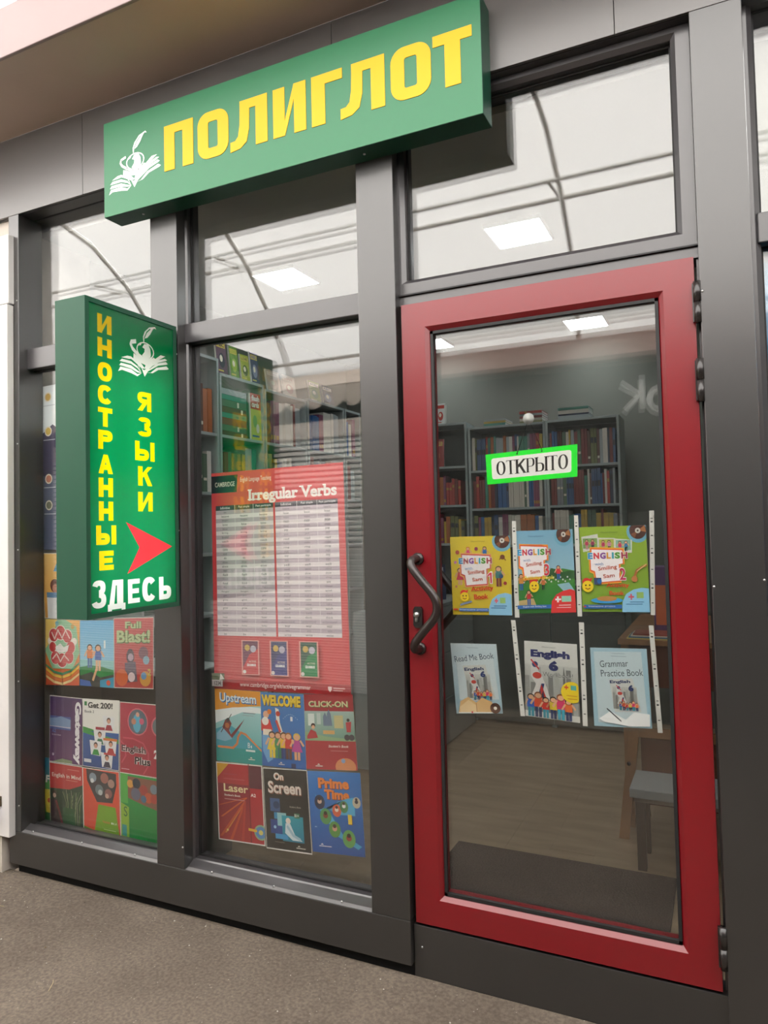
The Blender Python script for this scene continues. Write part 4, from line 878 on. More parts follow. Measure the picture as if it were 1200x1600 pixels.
p.P([(.02, .015), (.28, .015), (.02, .20)], '#d9a02a').T('Laser', .155, .27, .53, .10, '#efd9a8', .02, slab=False).T('A2', .735, .365, .11, .04, '#f2e4e0', .03).T("Student's Book", .165, .40, .35, .026, '#efe0da', .02).R(.165, .46, .6, .47, '#c8888a').R(.16, .14, .45, .15, '#b03a48').R(.16, .20, .62, .212, '#c04a50')
p.E(.92, .84, .14, '#8fb08a').E(.92, .84, .11, '#5a8ac0').E(.92, .84, .045, '#e0d070').P([(.66, .80), (.84, .81), (.84, .84), (.66, .835)], '#e6b03a').E(.21, .86, .022, '#f0c878')
poster(p, ((-1.936, .575), (-1.708, .585), (-1.697, .270), (-1.927, .261)), 'dark red cover with orange light streaks and a disc corner', G_MID)
p = Print(1.5)                                                    # black cover, silver title
p.R(.01, .01, .99, .985, '#1c1c1a', '#262622').T('On', .25, .06, .22, .09, '#c88a6a', .06).T('Screen', .11, .165, .74, .155, '#8a5a4a', .06).T('On', .24, .052, .22, .09, '#efe6de', .035).T('Screen', .10, .158, .74, .15, '#e6d8ce', .03)
p.R(.13, .37, .35, .53, '#3a5a8a').E(.27, .45, .07, '#1f3a60').R(.21, .54, .45, .62, '#2f8ab8').R(.12, .63, .38, .80, '#1d3f86').R(.28, .54, .48, .70, '#8ac0c8').R(.38, .57, .85, .88, '#2aa0b4', '#1f7f9c').R(.22, .80, .50, .86, '#3f9ad0').T('Student\'s Book', .57, .445, .25, .022, '#c8c4ba', 0).R(.66, .53, .78, .59, '#3f7a5a').T('B1+', .67, .54, .09, .035, '#f0f0e8', .02)
p.E(.52, .63, .055, '#efe2d8').P([(.46, .66), (.56, .66), (.66, .80), (.82, .86), (.6, .86), (.44, .78)], '#d8e6ec').W([(.5, .7), (.62, .80), (.76, .84)], .05, '#a8c8d8').E(.22, .72, .03, '#9ac8e8').R(.2, .895, .42, .905, '#6a6a60'); marks(p, .70, .93, '#d8d4c8', .2)
poster(p, ((-1.704, .578), (-1.499, .592), (-1.482, .273), (-1.692, .263)), 'black cover with big silvery two-line title and teal photo tiles', G_MID)
p = Print(1.36)                                                   # blue cover with orange two-line title
p.R(0, .0, 1, 1, '#2f7cc8', '#2456a0').T('Prime', .205, .085, .58, .13, '#7a2a10', .07).T('Time', .31, .225, .47, .12, '#7a2a10', .07).T('Prime', .195, .078, .58, .13, '#f08a3c', .045).T('Time', .30, .218, .47, .12, '#f08a3c', .045)
p.P([(.12, .28), (.3, .5), (.55, .36), (.72, .32), (.86, .30), (.86, .52), (.5, .52), (.33, .44), (.6, .75), (.95, .88), (.88, .92), (.5, .78), (.2, .48)], '#4fb0dc')
for x, y, r_, c, c2 in ((.2, .38, .10, '#2f3a52', '#d8b8a0'), (.3, .55, .11, '#5a9a5a', '#8a4a34'), (.52, .47, .085, '#d86a4a', '#efe0d0'), (.66, .42, .08, '#4a8a5a', '#f0f0f0'), (.90, .36, .075, '#c8c0a8', '#2a2a38'), (.46, .70, .11, '#5f9a4a', '#e0a890'), (.72, .80, .12, '#6aa85a', '#a83a3a')):
    p.E(x, y, r_, c, ry=r_*.9).E(x, y-.01, r_*.42, c2).E(x, y-.04, r_*.3, '#3a2418')
p.T('1', .735, .515, .07, .115, '#8a5a10', .1).T('1', .725, .508, .07, .115, '#f0d040', .07).R(.08, .68, .12, .69, '#9ac0e8'); marks(p, .17, .90, '#e8e8f0', .24)
poster(p, ((-1.497, .590), (-1.267, .610), (-1.252, .302), (-1.479, .286)), 'blue cover with orange two-line title and round photos', G_MID)

# ---- left window
p = Print(1.32)
p.R(0, 0, 1, 1, '#f0b45a', '#d0502e').P([(0, 0), (.6, 0), (.9, .1), (1, .5), (.8, .75), (.2, .75), (0, .5)], '#8fc49a').P([(0, 0), (.35, 0), (.2, .3), (0, .45)], '#f4d070')
for i, c in enumerate(('#3f9a6a', '#f0c84a', '#e07a30', '#f2d89a')): p.W([(0, .70+i*.055), (.25, .80+i*.05), (.5, .83+i*.05), (.75, .78+i*.05), (1, .66+i*.055)], .05, c)
for x, y, r_ in ((.25, .24, .13), (.45, .2, .14), (.65, .25, .13), (.22, .42, .1), (.75, .42, .12), (.3, .58, .13), (.5, .62, .14), (.7, .57, .13), (.15, .33, .07), (.85, .33, .07)): p.E(x, y, r_*1.12, '#f4eae0'); 
for x, y, r_ in ((.25, .24, .13), (.45, .2, .14), (.65, .25, .13), (.22, .42, .1), (.75, .42, .12), (.3, .58, .13), (.5, .62, .14), (.7, .57, .13)): p.E(x, y, r_, '#c83a3a')
p.P([(.3, .42), (.45, .36), (.55, .42), (.7, .38), (.66, .48), (.5, .5), (.36, .5)], '#f6f2ee').W([(.2, .2), (.28, .3), (.38, .16), (.5, .28), (.6, .16), (.72, .28)], .03, '#f0d8d0').W([(.22, .6), (.34, .52), (.45, .64), (.56, .54), (.7, .62)], .03, '#f0d8d0').E(.35, .06, .05, '#6ab0c0').E(.8, .1, .05, '#c8a04a')
poster(p, ((-2.932, 1.128), (-2.706, 1.128), (-2.713, .830), (-2.930, .818)), 'bright cover with bubbly red title over a rainbow, left window', G_LEFT)
p = Print(1.45)
p.R(0, 0, 1, .6, '#5fb0e0', '#8fc8e4').R(0, .6, 1, .8, '#8fc8c8').P([(0, .72), (.3, .68), (.7, .7), (1, .74), (1, 1), (0, 1)], '#2f8a4a').P([(0, .85), (.35, .78), (.6, .86), (1, .8), (1, 1), (0, 1)], '#3a3f3a').P([(0, .9), (.3, .92), (.35, 1), (0, 1)], '#2f62b0').P([(.6, .9), (1, .84), (1, 1), (.6, 1)], '#2f9ac0')
p.man(.30, .72, .36, '#e07a2a', '#3f6aa8', '#3a2418').man(.55, .76, .40, '#3f62b0', '#e8b48a', '#3a2a20').W([(.4, .9), (.5, .74)], .06, '#e8b48a').E(.85, .93, .06, '#c84a2a').T('1', .72, .30, .05, .12, '#e8f0f4', .02)
poster(p, ((-2.705, 1.128), (-2.497, 1.136), (-2.499, .834), (-2.708, .831)), 'sky-blue cover with two running children on grass', G_LEFT)
p = Print(1.33)
p.R(.01, .01, .99, .99, '#c8484a', '#b83a34').T('Full', .3, .06, .4, .10, '#4a6a2a', .07).T('Blast!', .08, .18, .84, .19, '#4a6a2a', .08).T('Full', .29, .055, .4, .10, '#b8c890', .03).T('Blast!', .075, .175, .84, .18, '#b8c890', .03)
p.E(.42, .55, .10, '#4a3a48', ry=.11).E(.43, .56, .07, '#b8a0b4').P([(.28, .64), (.55, .62), (.6, .9), (.3, .92)], '#5a4a60').E(.45, .84, .09, '#e4ccd0').E(.75, .5, .12, '#7a4a5a').E(.82, .6, .08, '#8ab0c4').E(.2, .85, .16, '#d8622e').E(.8, .86, .14, '#d89a3a').E(.76, .82, .07, '#6a9ac8').T('2', .86, .72, .08, .10, '#c8b84a', .04)
poster(p, ((-2.496, 1.146), (-2.262, 1.158), (-2.268, .846), (-2.496, .835)), 'coral cover with green graffiti-style title and singer', G_LEFT)
p = Print(1.33); p.R(.02, .01, 1, .99, '#f0c47a', '#eaa94e').R(.1, .62, 1, .99, '#e8e8ea').T('Ac', .32, .10, .5, .18, '#5a9ac0', .07).E(.35, .5, .14, '#6a3a34').E(.36, .54, .09, '#c88a74').E(.66, .52, .12, '#8a3a44').E(.44, .74, .07, '#5aa0b0').R(.1, .60, 1, .68, '#6a90b8')
poster(p, ((-2.957, 1.44), (-2.72, 1.437), (-2.707, 1.13), (-2.936, 1.131)), 'pale orange cover partly hidden behind the projecting sign', G_LEFT)
p = Print(2.46); p.R(0, 0, 1, 1, '#e8eef2').P([(0, .30), (.25, .24), (.4, .28), (1, .26), (1, 1), (0, 1)], '#3f3a56').R(.0, .55, 1, 1, '#5a6078').P([(.62, .36), (1, .33), (1, .70), (.72, .64), (.6, .5)], '#b8c43a').P([(.35, .92), (.6, .80), (1, .78), (1, 1), (.7, .98)], '#b8c43a')
for y_, c in ((.07, '#c8a24a'), (.28, '#d8b450'), (.57, '#c8846a'), (.73, '#7a7a60')): p.E(.16, y_, .075, '#e6dcc8').E(.16, y_, .055, c).R(.06, y_+.05, .3, y_+.055, '#c0c4cc')
poster(p, ((-2.958, 2.238), (-2.632, 2.248), (-2.633, 1.447), (-2.951, 1.456)), 'tall map sheet with round pictures behind the projecting sign', G_LEFT)
p = Print(1.42)
p.R(.01, .01, .99, .99, '#4a2f62', '#6a4068').R(.01, .30, .65, .5, '#4a5a9a').P([(.01, .34), (.2, .33), (.35, .30), (.65, .34), (.65, .48), (.01, .46)], '#7f9ac0').R(.01, .455, .65, .465, '#d8c8d8').T('A2', .08, .50, .12, .05, '#5a7ac0', .01).T("Student's Book", .08, .57, .28, .022, '#d8ccd8', 0).P([(.1, .99), (.4, .93), (.8, .95), (.99, .99)], '#8a9a78').E(.12, .88, .03, '#c8b8c8')
p.R(.70, .05, 1, .99, '#5a3866')
vs_, fs_ = placed_text('Gateway', 0, 0, 1, 1, .055)
p.L.append(([(.735 + (1-b)*.235, .06 + a*.93) for a, b in vs_], fs_, lin('#f2eef2'), None))
poster(p, ((-2.905, .772), (-2.694, .773), (-2.697, .466), (-2.911, .463)), 'purple cover with a white title running down its right side', G_LEFT)
p = Print(1.36)
p.R(.01, .01, .99, .99, '#eceae4').R(.05, .04, .12, .10, '#2f8a4a').T('Get 200!', .15, .045, .67, .085, '#262626', .035).T('Book 2', .06, .165, .26, .04, '#3a3a3a', .01).R(.15, .125, .75, .132, '#7a7a78').P([(.01, .41), (.5, .47), (.99, .50), (.99, .56), (.01, .47)], '#3f9a4a').R(.01, .47, .99, .99, '#2a5a9c', '#244a88').P([(.01, .44), (.4, .50), (.99, .56), (.99, .62), (.01, .5)], '#3f9a4a')
for x, y, c in ((.72, .33, '#a83444'), (.48, .54, '#3a7a5a'), (.37, .70, '#3f9a4a'), (.78, .66, '#b83a3a'), (.68, .86, '#3a3a50')):
    p.P([(x-.17, y-.10), (x+.16, y-.09), (x+.13, y+.12), (x-.13, y+.11)], '#e8e8ea').E(x, y-.035, .055, '#4a3426').E(x, y-.02, .045, '#d8a088').P([(x-.10, y+.11), (x-.05, y+.03), (x+.06, y+.03), (x+.11, y+.11)], c)
p.R(.37, .40, .62, .44, '#a83444').R(.58, .55, .95, .585, '#d87a3a').R(.6, .76, .92, .79, '#c04444').R(.05, .88, .25, .93, '#d8dce4')
poster(p, ((-2.692, .773), (-2.466, .781), (-2.473, .470), (-2.695, .467)), 'white and blue cover with five portraits and a dark title line', G_LEFT)
p = Print(1.36)
p.R(.01, .01, .99, .99, '#b02a44', '#a8283e').E(.46, .26, .26, '#d8687a').E(.46, .26, .235, '#5a6a78').E(.44, .28, .10, '#58b0d0', ry=.13).E(.36, .26, .06, '#c88a70').E(.56, .25, .06, '#d0607a').E(.46, .16, .045, '#e0a890').E(1.0, .30, .2, '#d8687a', a0=90, a1=270).E(1.0, .30, .17, '#6a7a80', a0=90, a1=270)
p.W([(.1, .5), (.35, .5), (.6, .55), (.72, .68), (.72, .85), (.6, .97)], .03, '#c84a5e').W([(.02, .55), (.12, .6), (.16, .75), (.06, .85)], .03, '#c84a5e')
p.T('English', .045, .60, .62, .12, '#e8d8dc', .08).T('English', .05, .60, .61, .115, '#4a1a28', .03).T('Plus', .38, .745, .40, .11, '#efe6e8', .09).T('Plus', .385, .745, .39, .105, '#3a1a28', .03).T('2', .86, .62, .10, .12, '#f0e8ea', .05).R(.05, .93, .25, .94, '#d8a0ac')
poster(p, ((-2.464, .777), (-2.237, .781), (-2.236, .466), (-2.469, .465)), 'crimson cover with round sports photo and outlined two-line title', G_LEFT)
p = Print(1.36); p.R(0, 0, 1, 1, '#2f7a9a', '#4a8a4a').P([(0, .35), (1, .38), (1, 1), (0, 1)], '#4a9a4a').P([(.1, .5), (1, .45), (1, 1), (.3, 1)], '#d8c23a').T('All', .3, .12, .4, .12, '#eef0e8', .04).T('Friends', .15, .27, .8, .12, '#eef0e8', .04).E(.35, .68, .12, '#e8d84a').E(.3, .66, .05, '#c8582a').R(0, .85, 1, 1, '#2f6a3a')
poster(p, ((-2.955, .477), (-2.765, .478), (-2.768, .176), (-2.998, .181)), 'blue-green and yellow cover at the lower left corner, tucked behind', G_LEFT, y=YW+.004)
p = Print(1.32)
p.R(.01, .01, .99, .99, '#2f4a38', '#28402c').P([(.01, .01), (.99, .01), (.99, .30), (.6, .40), (.01, .42)], '#c03a3a').T('English in Mind', .08, .16, .86, .085, '#f0e6e0', .01).R(.55, .075, .9, .083, '#e09a90').R(.5, .25, .85, .258, '#e0a090')
for a in range(14): p.W([(.45+.035*a, .95), (.5+.03*a+.05*math.sin(a*1.7), .62), (.4+.05*a, .45+.04*math.sin(a*2.3))], .012, ('#8a9a6a', '#5a7a4a', '#a8a890')[a % 3])
p.E(.15, .50, .07, '#4a3a34').E(.15, .53, .05, '#c8a89a').P([(.04, .6), (.22, .58), (.34, .85), (.3, .98), (.04, .98)], '#3a2a30').W([(.2, .62), (.3, .8), (.36, .95)], .06, '#7a2a34').R(.4, .7, .75, .98, '#2a5a34')
poster(p, ((-2.911, .461), (-2.696, .463), (-2.691, .182), (-2.906, .178)), 'red-topped dark green cover with a single-line white title', G_LEFT)
p = Print(1.34)
p.R(.01, .01, .99, .99, '#e0543c', '#d84a34').P([(.10, .01), (.92, .04), (.92, .22), (.80, .50), (.38, .52), (.12, .20)], '#3a3a3e')
for x, y, r_, c in ((.28, .14, .10, '#8a9aa8'), (.26, .19, .05, '#d8dce0'), (.6, .13, .11, '#a86a60'), (.78, .2, .09, '#b08a80'), (.45, .32, .11, '#6a7a80'), (.48, .36, .06, '#b8c0c4'), (.7, .36, .1, '#8a5a58'), (.66, .4, .05, '#c8a090')): p.E(x, y, r_, c)
p.P([(.42, .55), (.88, .56), (.97, .985), (.30, .985)], '#7aa62a').P([(.01, .93), (.3, .97), (.97, .985), (.01, .985)], '#6a9a2a').T('Voices', .52, .79, .20, .035, '#d8643a', .02).T('B1.1', .76, .795, .13, .03, '#f2f4ea', .03).R(.55, .92, .88, .928, '#cfe0a8')
poster(p, ((-2.695, .461), (-2.473, .467), (-2.465, .181), (-2.690, .182)), 'orange-red cover with a dark hexagonal photo and lime block', G_LEFT)
p = Print(1.3)
p.R(.01, .0, .99, .99, '#1f9a44', '#17803a').R(.01, .0, .2, .45, '#4fae4a').P([(.01, .45), (.22, .5), (.22, .99), (.01, .99)], '#8fb83a').P([(.2, .03), (.99, .03), (.99, .46), (.6, .42), (.2, .36)], '#8a5a4a')
for x, y, r_, c in ((.26, .14, .08, '#d89a4a'), (.42, .12, .10, '#2a3a4a'), (.4, .28, .12, '#6a6a80'), (.6, .2, .1, '#a8443c'), (.72, .3, .1, '#c85a3a'), (.85, .16, .09, '#7a8a9a'), (.86, .3, .09, '#b8483c'), (.6, .33, .07, '#3f6a8a')): p.E(x, y, r_, c)
p.T('S', .09, .50, .09, .15, '#2f6a3a', .0).R(.04, .78, .16, .95, '#3a9a9a')
poster(p, ((-2.468, .465), (-2.237, .463), (-2.242, .165), (-2.464, .181)), 'bright green cover with a photo of a crowd along the top', G_LEFT)

# ---- door: plastic pockets and the covers inside
STRIP = mat('punched_strip_white', (.78, .78, .75), .4)
def pocket(i, corners, strip, lab):
    e = empty('plastic_pocket', (corners[3][0], .082, corners[3][1])); tag(e, lab, 'plastic pocket', 'plastic pockets taped inside the door')
    mb = MB(); v = [(a, .0805, b) for a, b in corners] + [(a, .0811, b) for a, b in corners]
    mb.add(v, [(0, 1, 2, 3), (7, 6, 5, 4), (0, 4, 5, 1), (1, 5, 6, 2), (2, 6, 7, 3), (3, 7, 4, 0)], FILM); part('film', mb, e)
    (tl, tr, br, bl) = strip; sp = Print(22)
    for q, y_ in enumerate((.07, .10, .235, .36, .40, .56, .70, .735, .88)):
        hh = .013 if q % 3 == 1 else .008
        sp.R(.25, y_, .72, y_+hh, '#1c1e1c' if q % 3 else '#4a4a48')
    o = sp.build('punched_strip', strip, .0803, base='#dddcd6', thick=.0004, parent=e)
    tp = MB(); cx_ = (corners[0][0]+corners[1][0])/2; 
    for s_, zz_ in ((-1, corners[0][1]-.004), (1, corners[3][1]+.002)):
        w_ = .028; tp = MB(); tp.add([(cx_-w_+s_*.01, .0802, zz_-.009), (cx_+w_+s_*.01, .0802, zz_-.012), (cx_+w_, .0802, zz_+.012), (cx_-w_, .0802, zz_+.009)], [(0, 1, 2, 3)], FILM); part('tape', tp, e)
    return e
pk = [(((-.872, 1.527), (-.633, 1.532), (-.632, 1.215), (-.869, 1.203)), ((-.646, 1.534), (-.632, 1.534), (-.630, 1.213), (-.645, 1.213)), 'clear punched pocket holding the yellow cover'),
      (((-.640, 1.538), (-.430, 1.545), (-.429, 1.225), (-.637, 1.214)), ((-.441, 1.547), (-.428, 1.547), (-.426, 1.223), (-.440, 1.223)), 'clear punched pocket holding the blue and green cover'),
      (((-.427, 1.549), (-.202, 1.553), (-.208, 1.236), (-.426, 1.225)), ((-.212, 1.555), (-.198, 1.555), (-.206, 1.234), (-.219, 1.234)), 'clear punched pocket holding the lime green cover'),
      (((-.879, 1.198), (-.645, 1.202), (-.625, .887), (-.865, .869)), ((-.659, 1.204), (-.644, 1.204), (-.621, .890), (-.636, .889)), 'clear punched pocket holding the smallest pale blue cover'),
      (((-.641, 1.201), (-.423, 1.202), (-.422, .874), (-.624, .882)), ((-.437, 1.204), (-.421, 1.204), (-.420, .876), (-.435, .876)), 'clear punched pocket holding the white workbook cover'),
      (((-.421, 1.197), (-.214, 1.2), (-.200, .878), (-.421, .868)), ((-.226, 1.202), (-.212, 1.202), (-.197, .877), (-.211, .876)), 'clear punched pocket holding the pale blue grammar cover')]
for i, a in enumerate(pk): pocket(i, *a)
LET = ['#3a9ad0', '#d83a4a', '#b04aa0', '#e8a03a', '#3aa05a', '#d8483a', '#8a3a6a']
def eng(p, x, y, w, h):
    xs = [0, .14, .30, .46, .585, .655, .81]; ws = [.12, .14, .14, .10, .05, .13, .15]
    for ch, a, b, c in zip('ENGLISH', xs, ws, ('#3a9ad0', '#d83a4a', '#8a4aa0', '#e09a3a', '#4ab0c8', '#5aa03a', '#a83a4a')):
        p.T(ch, x+a*w-.004, y-.004, b*w+.008, h+.008, '#f4f0ea', .10); p.T(ch, x+a*w, y, b*w, h, c, .055)
def smiley(p, x, y, r_):
    p.E(x-r_*.2, y-r_*.75/p.a, r_*.75, '#d8342c').P([(x, y-r_*1.1/p.a), (x+r_*.9, y-r_*1.6/p.a), (x+r_*.5, y-r_*.5/p.a)], '#d8342c').E(x, y, r_, '#f4d22a').E(x-r_*.35, y-r_*.2/p.a, r_*.16, '#2a2a2a', n=8).E(x+r_*.35, y-r_*.2/p.a, r_*.16, '#2a2a2a', n=8)
    p.W([(x-r_*.4, y+r_*.3/p.a), (x, y+r_*.5/p.a), (x+r_*.4, y+r_*.3/p.a)], r_*.15, '#8a3a2a')
def smile_cover(bgc, ring, panel, num, numc, ac, corner, cornerx, extras, ey=.255, ex=.14, ew=.58):
    p = Print(1.26); bgc(p); 
    if cornerx: p.E(cornerx, .07, .165, '#7fc0e0')
    p.E(cornerx, .06, .125, '#5a2f26').P([(cornerx, .06), (cornerx+.1, -.0), (cornerx+.12, .08)], '#c07a4a').P([(cornerx, .06), (cornerx-.1, .1), (cornerx-.05, .15)], '#9a5a3a').E(cornerx, .06, .04, '#efeae2').E(cornerx, .06, .015, '#5a4a44')
    extras(p)
    x0 = ex; 
    def pan(o, c): p.P([(x0+.06-o, ey-.04-o), (x0+.52+o, ey-.02-o), (x0+.52+o, ey+.13+o*.5), (x0+.46+o, ey+.14), (x0+.46+o, ey+.33+o), (x0+.12-o, ey+.35+o), (x0+.10-o, ey+.22+o), (x0+.04-o, ey+.20+o), (x0+.04-o, ey+.05), (x0+.06-o, ey+.04)], c)
    pan(.028, panel[0]); pan(.014, panel[1]); pan(0, '#f6eef0')
    eng(p, ex, ey, ew, .075); p.T('with', ex+.10, ey+.115, .13, .035, '#7a9ac8', .0).T('Smiling', ex+.15, ey+.155, .28, .06, '#c8502f', .012, rot=6).T('Sam', ex+.22, ey+.25, .17, .045, '#c8502f', .012, rot=6)
    if num == '1':
        p.P([(ex+.47, ey+.215), (ex+.525, ey+.175), (ex+.56, ey+.175), (ex+.56, ey+.33), (ex+.51, ey+.33), (ex+.51, ey+.235), (ex+.48, ey+.245)], '#f6f0ee').P([(ex+.52, ey+.188), (ex+.548, ey+.188), (ex+.548, ey+.322), (ex+.52, ey+.322)], numc).P([(ex+.478, ey+.222), (ex+.52, ey+.188), (ex+.525, ey+.215), (ex+.485, ey+.238)], numc); return p
    p.T(num, ex+.455, ey+.175, .105, .155, '#f6f0ee', .05).T(num, ex+.465, ey+.185, .09, .14, numc, .025)
    return p
def ex1(p):
    p.man(.30, .30, .17, '#e84a8a', '#d8a08a', '#e07a2a', girl=True).man(.58, .30, .17, '#2f7ac8', '#2f7ac8', '#3a2a20')
    p.E(.12, .2, .035, '#c85a4a').E(.44, .16, .03, '#a83a6a').E(.87, .27, .04, '#8a4a2a').W([(.82, .30), (.87, .26), (.92, .31)], .015, '#8a4a2a').E(.08, .33, .025, '#c87ab0').E(.90, .60, .028, '#a8323a').E(.08, .64, .02, '#d88a6a')
    p.man(.15, .62, .22, '#d83a5a', '#e8b08a', '#4a3a50', girl=True).man(.80, .64, .26, '#4a8a8a', '#8a3a3a', '#7a5a3a'); p.E(.84, .51, .035, '#3a5a8a')
p = smile_cover(lambda p: p.R(0, 0, 1, 1, '#f4d83c', '#f2d234'), None, ('#f0a86a', '#d8484a'), '1', '#d83a4a', None, None, .87, ex1, ey=.275)
p.T('Activity', .33, .635, .38, .075, '#d64a22', .03, rot=3).T('Book', .38, .735, .24, .065, '#d64a22', .03, rot=3); smiley(p, .22, .77, .075); p.W([(.15, .87), (.33, .83)], .03, '#8a9ab8').R(.02, .92, .1, .94, '#d8483a').R(.12, .915, .62, .955, '#2f6ab0').T('Interactive project', .13, .922, .47, .025, '#f0f0f0', .0)
p.P([(.62, 1), (.63, .9), (.68, .8), (.78, .74), (.9, .72), (1, .74), (1, 1)], '#8fc4e4').R(.72, .81, .78, .83, '#e05a6a').R(.74, .79, .76, .85, '#e05a6a').R(.81, .78, .90, .85, '#9ac06a').R(.71, .88, .92, .89, '#3a6a9a').R(.66, .905, .9, .915, '#3a6a9a').T('Oksana Karpiuk', .36, .055, .24, .022, '#7a6a2a', 0)
poster(p, ((-.868, 1.484), (-.655, 1.486), (-.654, 1.220), (-.864, 1.216)), 'yellow activity book cover with the number 1, top left on the door', G_DOOR, y=.0835)
def bg3(p):
    p.R(0, 0, 1, .55, '#8fc8ea', '#a8d4ea').P([(0, .56), (.2, .50), (.5, .53), (.8, .47), (1, .50), (1, 1), (0, 1)], '#4a9a3c').R(0, .66, 1, 1, '#3f9a3a', '#2f8a34').P([(.55, .53), (.6, .46), (.7, .48), (.78, .52), (.9, .5), (1, .5), (1, .6), (.55, .6)], '#2f6a34')
def ex3(p):
    for a in range(22): p.E(.08+.04*a, .60+.03*math.sin(a*2.1), .014, '#eef4f4', n=8)
    p.P([(.7, .66), (.9, .64), (1, .75), (.85, .78)], '#a8d8e8').P([(0, .85), (.28, .82), (.34, .93), (0, .94)], '#e8c88a').man(.07, .72, .2, '#e89a3a', '#3a7ab0').man(.20, .90, .18, '#d8343a', '#3a6ab0').man(.46, .72, .15, '#c8743a').man(.73, .60, .17, '#d8343a', '#3a6ab0'); smiley(p, .30, .68, .085)
p = smile_cover(bg3, None, ('#f0a03a', '#e8542a'), '3', '#d83a4a', None, None, .84, ex3, ey=.225, ex=.02, ew=.62)
p.L.insert(len(p.L), p.L.pop()); p.T('АНГЛІЙСЬКА МОВА', .14, .165, .34, .022, '#d85a4a', .01).T('Activity Book', .12, .545, .54, .06, '#f0e24a', .02, rot=-1).R(.0, .90, .60, .945, '#2f6ab0').T('English with Smiling Sam', .1, .908, .4, .025, '#f0f0f0', .0)
p.P([(.58, 1), (.6, .86), (.68, .78), (.8, .74), (.92, .72), (1, .74), (1, 1)], '#e03a3a').R(.66, .83, .76, .85, '#f6f0f0').R(.69, .805, .72, .875, '#f6f0f0').R(.77, .80, .93, .87, '#9ad0b8').R(.72, .905, .92, .915, '#f0d0d0').R(.68, .935, .92, .942, '#f0d0d0').T('Oksana Karpiuk', .22, .06, .28, .024, '#3a5a8a', 0)
poster(p, ((-.633, 1.500), (-.448, 1.503), (-.444, 1.236), (-.634, 1.226)), 'sky blue and grass green activity book cover with the number 3', G_DOOR, y=.0835)
def ex2(p):
    for i, (x, y, r_) in enumerate(((.03, .115, -5), (.28, .13, 2), (.53, .145, 6))):
        p.P([(x, y), (x+.25, y-.03), (x+.27, y+.15), (x+.02, y+.18)] if i == 0 else [(x, y), (x+.26, y+.0+.01*i), (x+.25, y+.17), (x-.01, y+.165)], '#f0eee6')
        p.R(x+.02, y+.02, x+.24, y+.14, ('#8fb86a', '#c8d05a', '#8fc0a8')[i]).man(x+.08, y+.15, .12, '#d83a6a', '#d88a9a').man(x+.17, y+.15, .12, ('#a83a6a', '#e89ac0', '#3f7ab0')[i])
    p.W([(.80, .60), (.84, .52), (.92, .48), (.98, .46)], .035, '#b8743a').E(.80, .62, .045, '#c8824a').W([(.84, .53), (.98, .45)], .012, '#e8c88a')
p = smile_cover(lambda p: p.R(0, 0, 1, 1, '#a8c93c', '#92bd38'), None, ('#f0a83a', '#e8642a'), '2', '#c83a5a', None, None, .88, ex2, ey=.305, ex=.12, ew=.62)
smiley(p, .10, .70, .085); p.R(.20, .60, .31, .68, '#3f4a6a').E(.28, .64, .035, '#2f6ab0').T('Activity', .38, .665, .34, .06, '#d64a22', .03).T('Book', .42, .755, .22, .05, '#d64a22', .03).E(.38, .865, .24, '#3fa0d8', ry=.035).E(.38, .845, .15, '#c08a4a', ry=.03).R(.03, .915, .6, .96, '#2f6ab0').T('Interactive project', .1, .923, .4, .025, '#f0f0f0', .0).R(.02, .93, .06, .945, '#d8483a')
p.P([(.60, 1), (.61, .88), (.67, .79), (.78, .74), (.9, .72), (1, .73), (1, 1)], '#8fc8ea').R(.70, .815, .78, .835, '#e05a6a').R(.73, .79, .75, .86, '#e05a6a').R(.82, .77, .92, .84, '#9ac06a').R(.72, .88, .92, .888, '#3a6a9a').R(.66, .905, .9, .913, '#3a6a9a').T('Oksana Karpiuk', .33, .06, .26, .024, '#5a6a2a', 0)
poster(p, ((-.427, 1.508), (-.224, 1.511), (-.220, 1.243), (-.424, 1.238)), 'lime green activity book cover with the number 2, top right on the door', G_DOOR, y=.0835)
def uk(p, x, y, s_):
    p.P([(x-.10*s_, y-.42*s_), (x, y-.48*s_), (x+.12*s_, y-.40*s_), (x+.08*s_, y-.25*s_), (x+.18*s_, y-.16*s_), (x+.30*s_, y+.05*s_), (x+.38*s_, y+.25*s_), (x+.30*s_, y+.42*s_), (x-.02*s_, y+.45*s_), (x+.02*s_, y+.25*s_), (x-.10*s_, y+.2*s_), (x+.02*s_, y+.0*s_), (x-.12*s_, y-.15*s_)], '#eeeae8')
    p.E(x-.0*s_, y-.36*s_, .08*s_, '#2a3a78').W([(x-.1*s_, y-.44*s_), (x+.1*s_, y-.28*s_)], .04*s_, '#d83a3a').E(x+.05*s_, y-.16*s_, .12*s_, '#d84438', ry=.06*s_).P([(x-.02*s_, y+.4*s_), (x+.16*s_, y-.02*s_), (x+.24*s_, y-.02*s_), (x+.08*s_, y+.42*s_)], '#2a3a78').P([(x+.16*s_, y+.0*s_), (x+.34*s_, y+.35*s_), (x+.26*s_, y+.40*s_), (x+.12*s_, y+.1*s_)], '#d8342c').P([(x+.12*s_, y+.3*s_), (x+.2*s_, y+.1*s_), (x+.24*s_, y+.36*s_)], '#22306a')
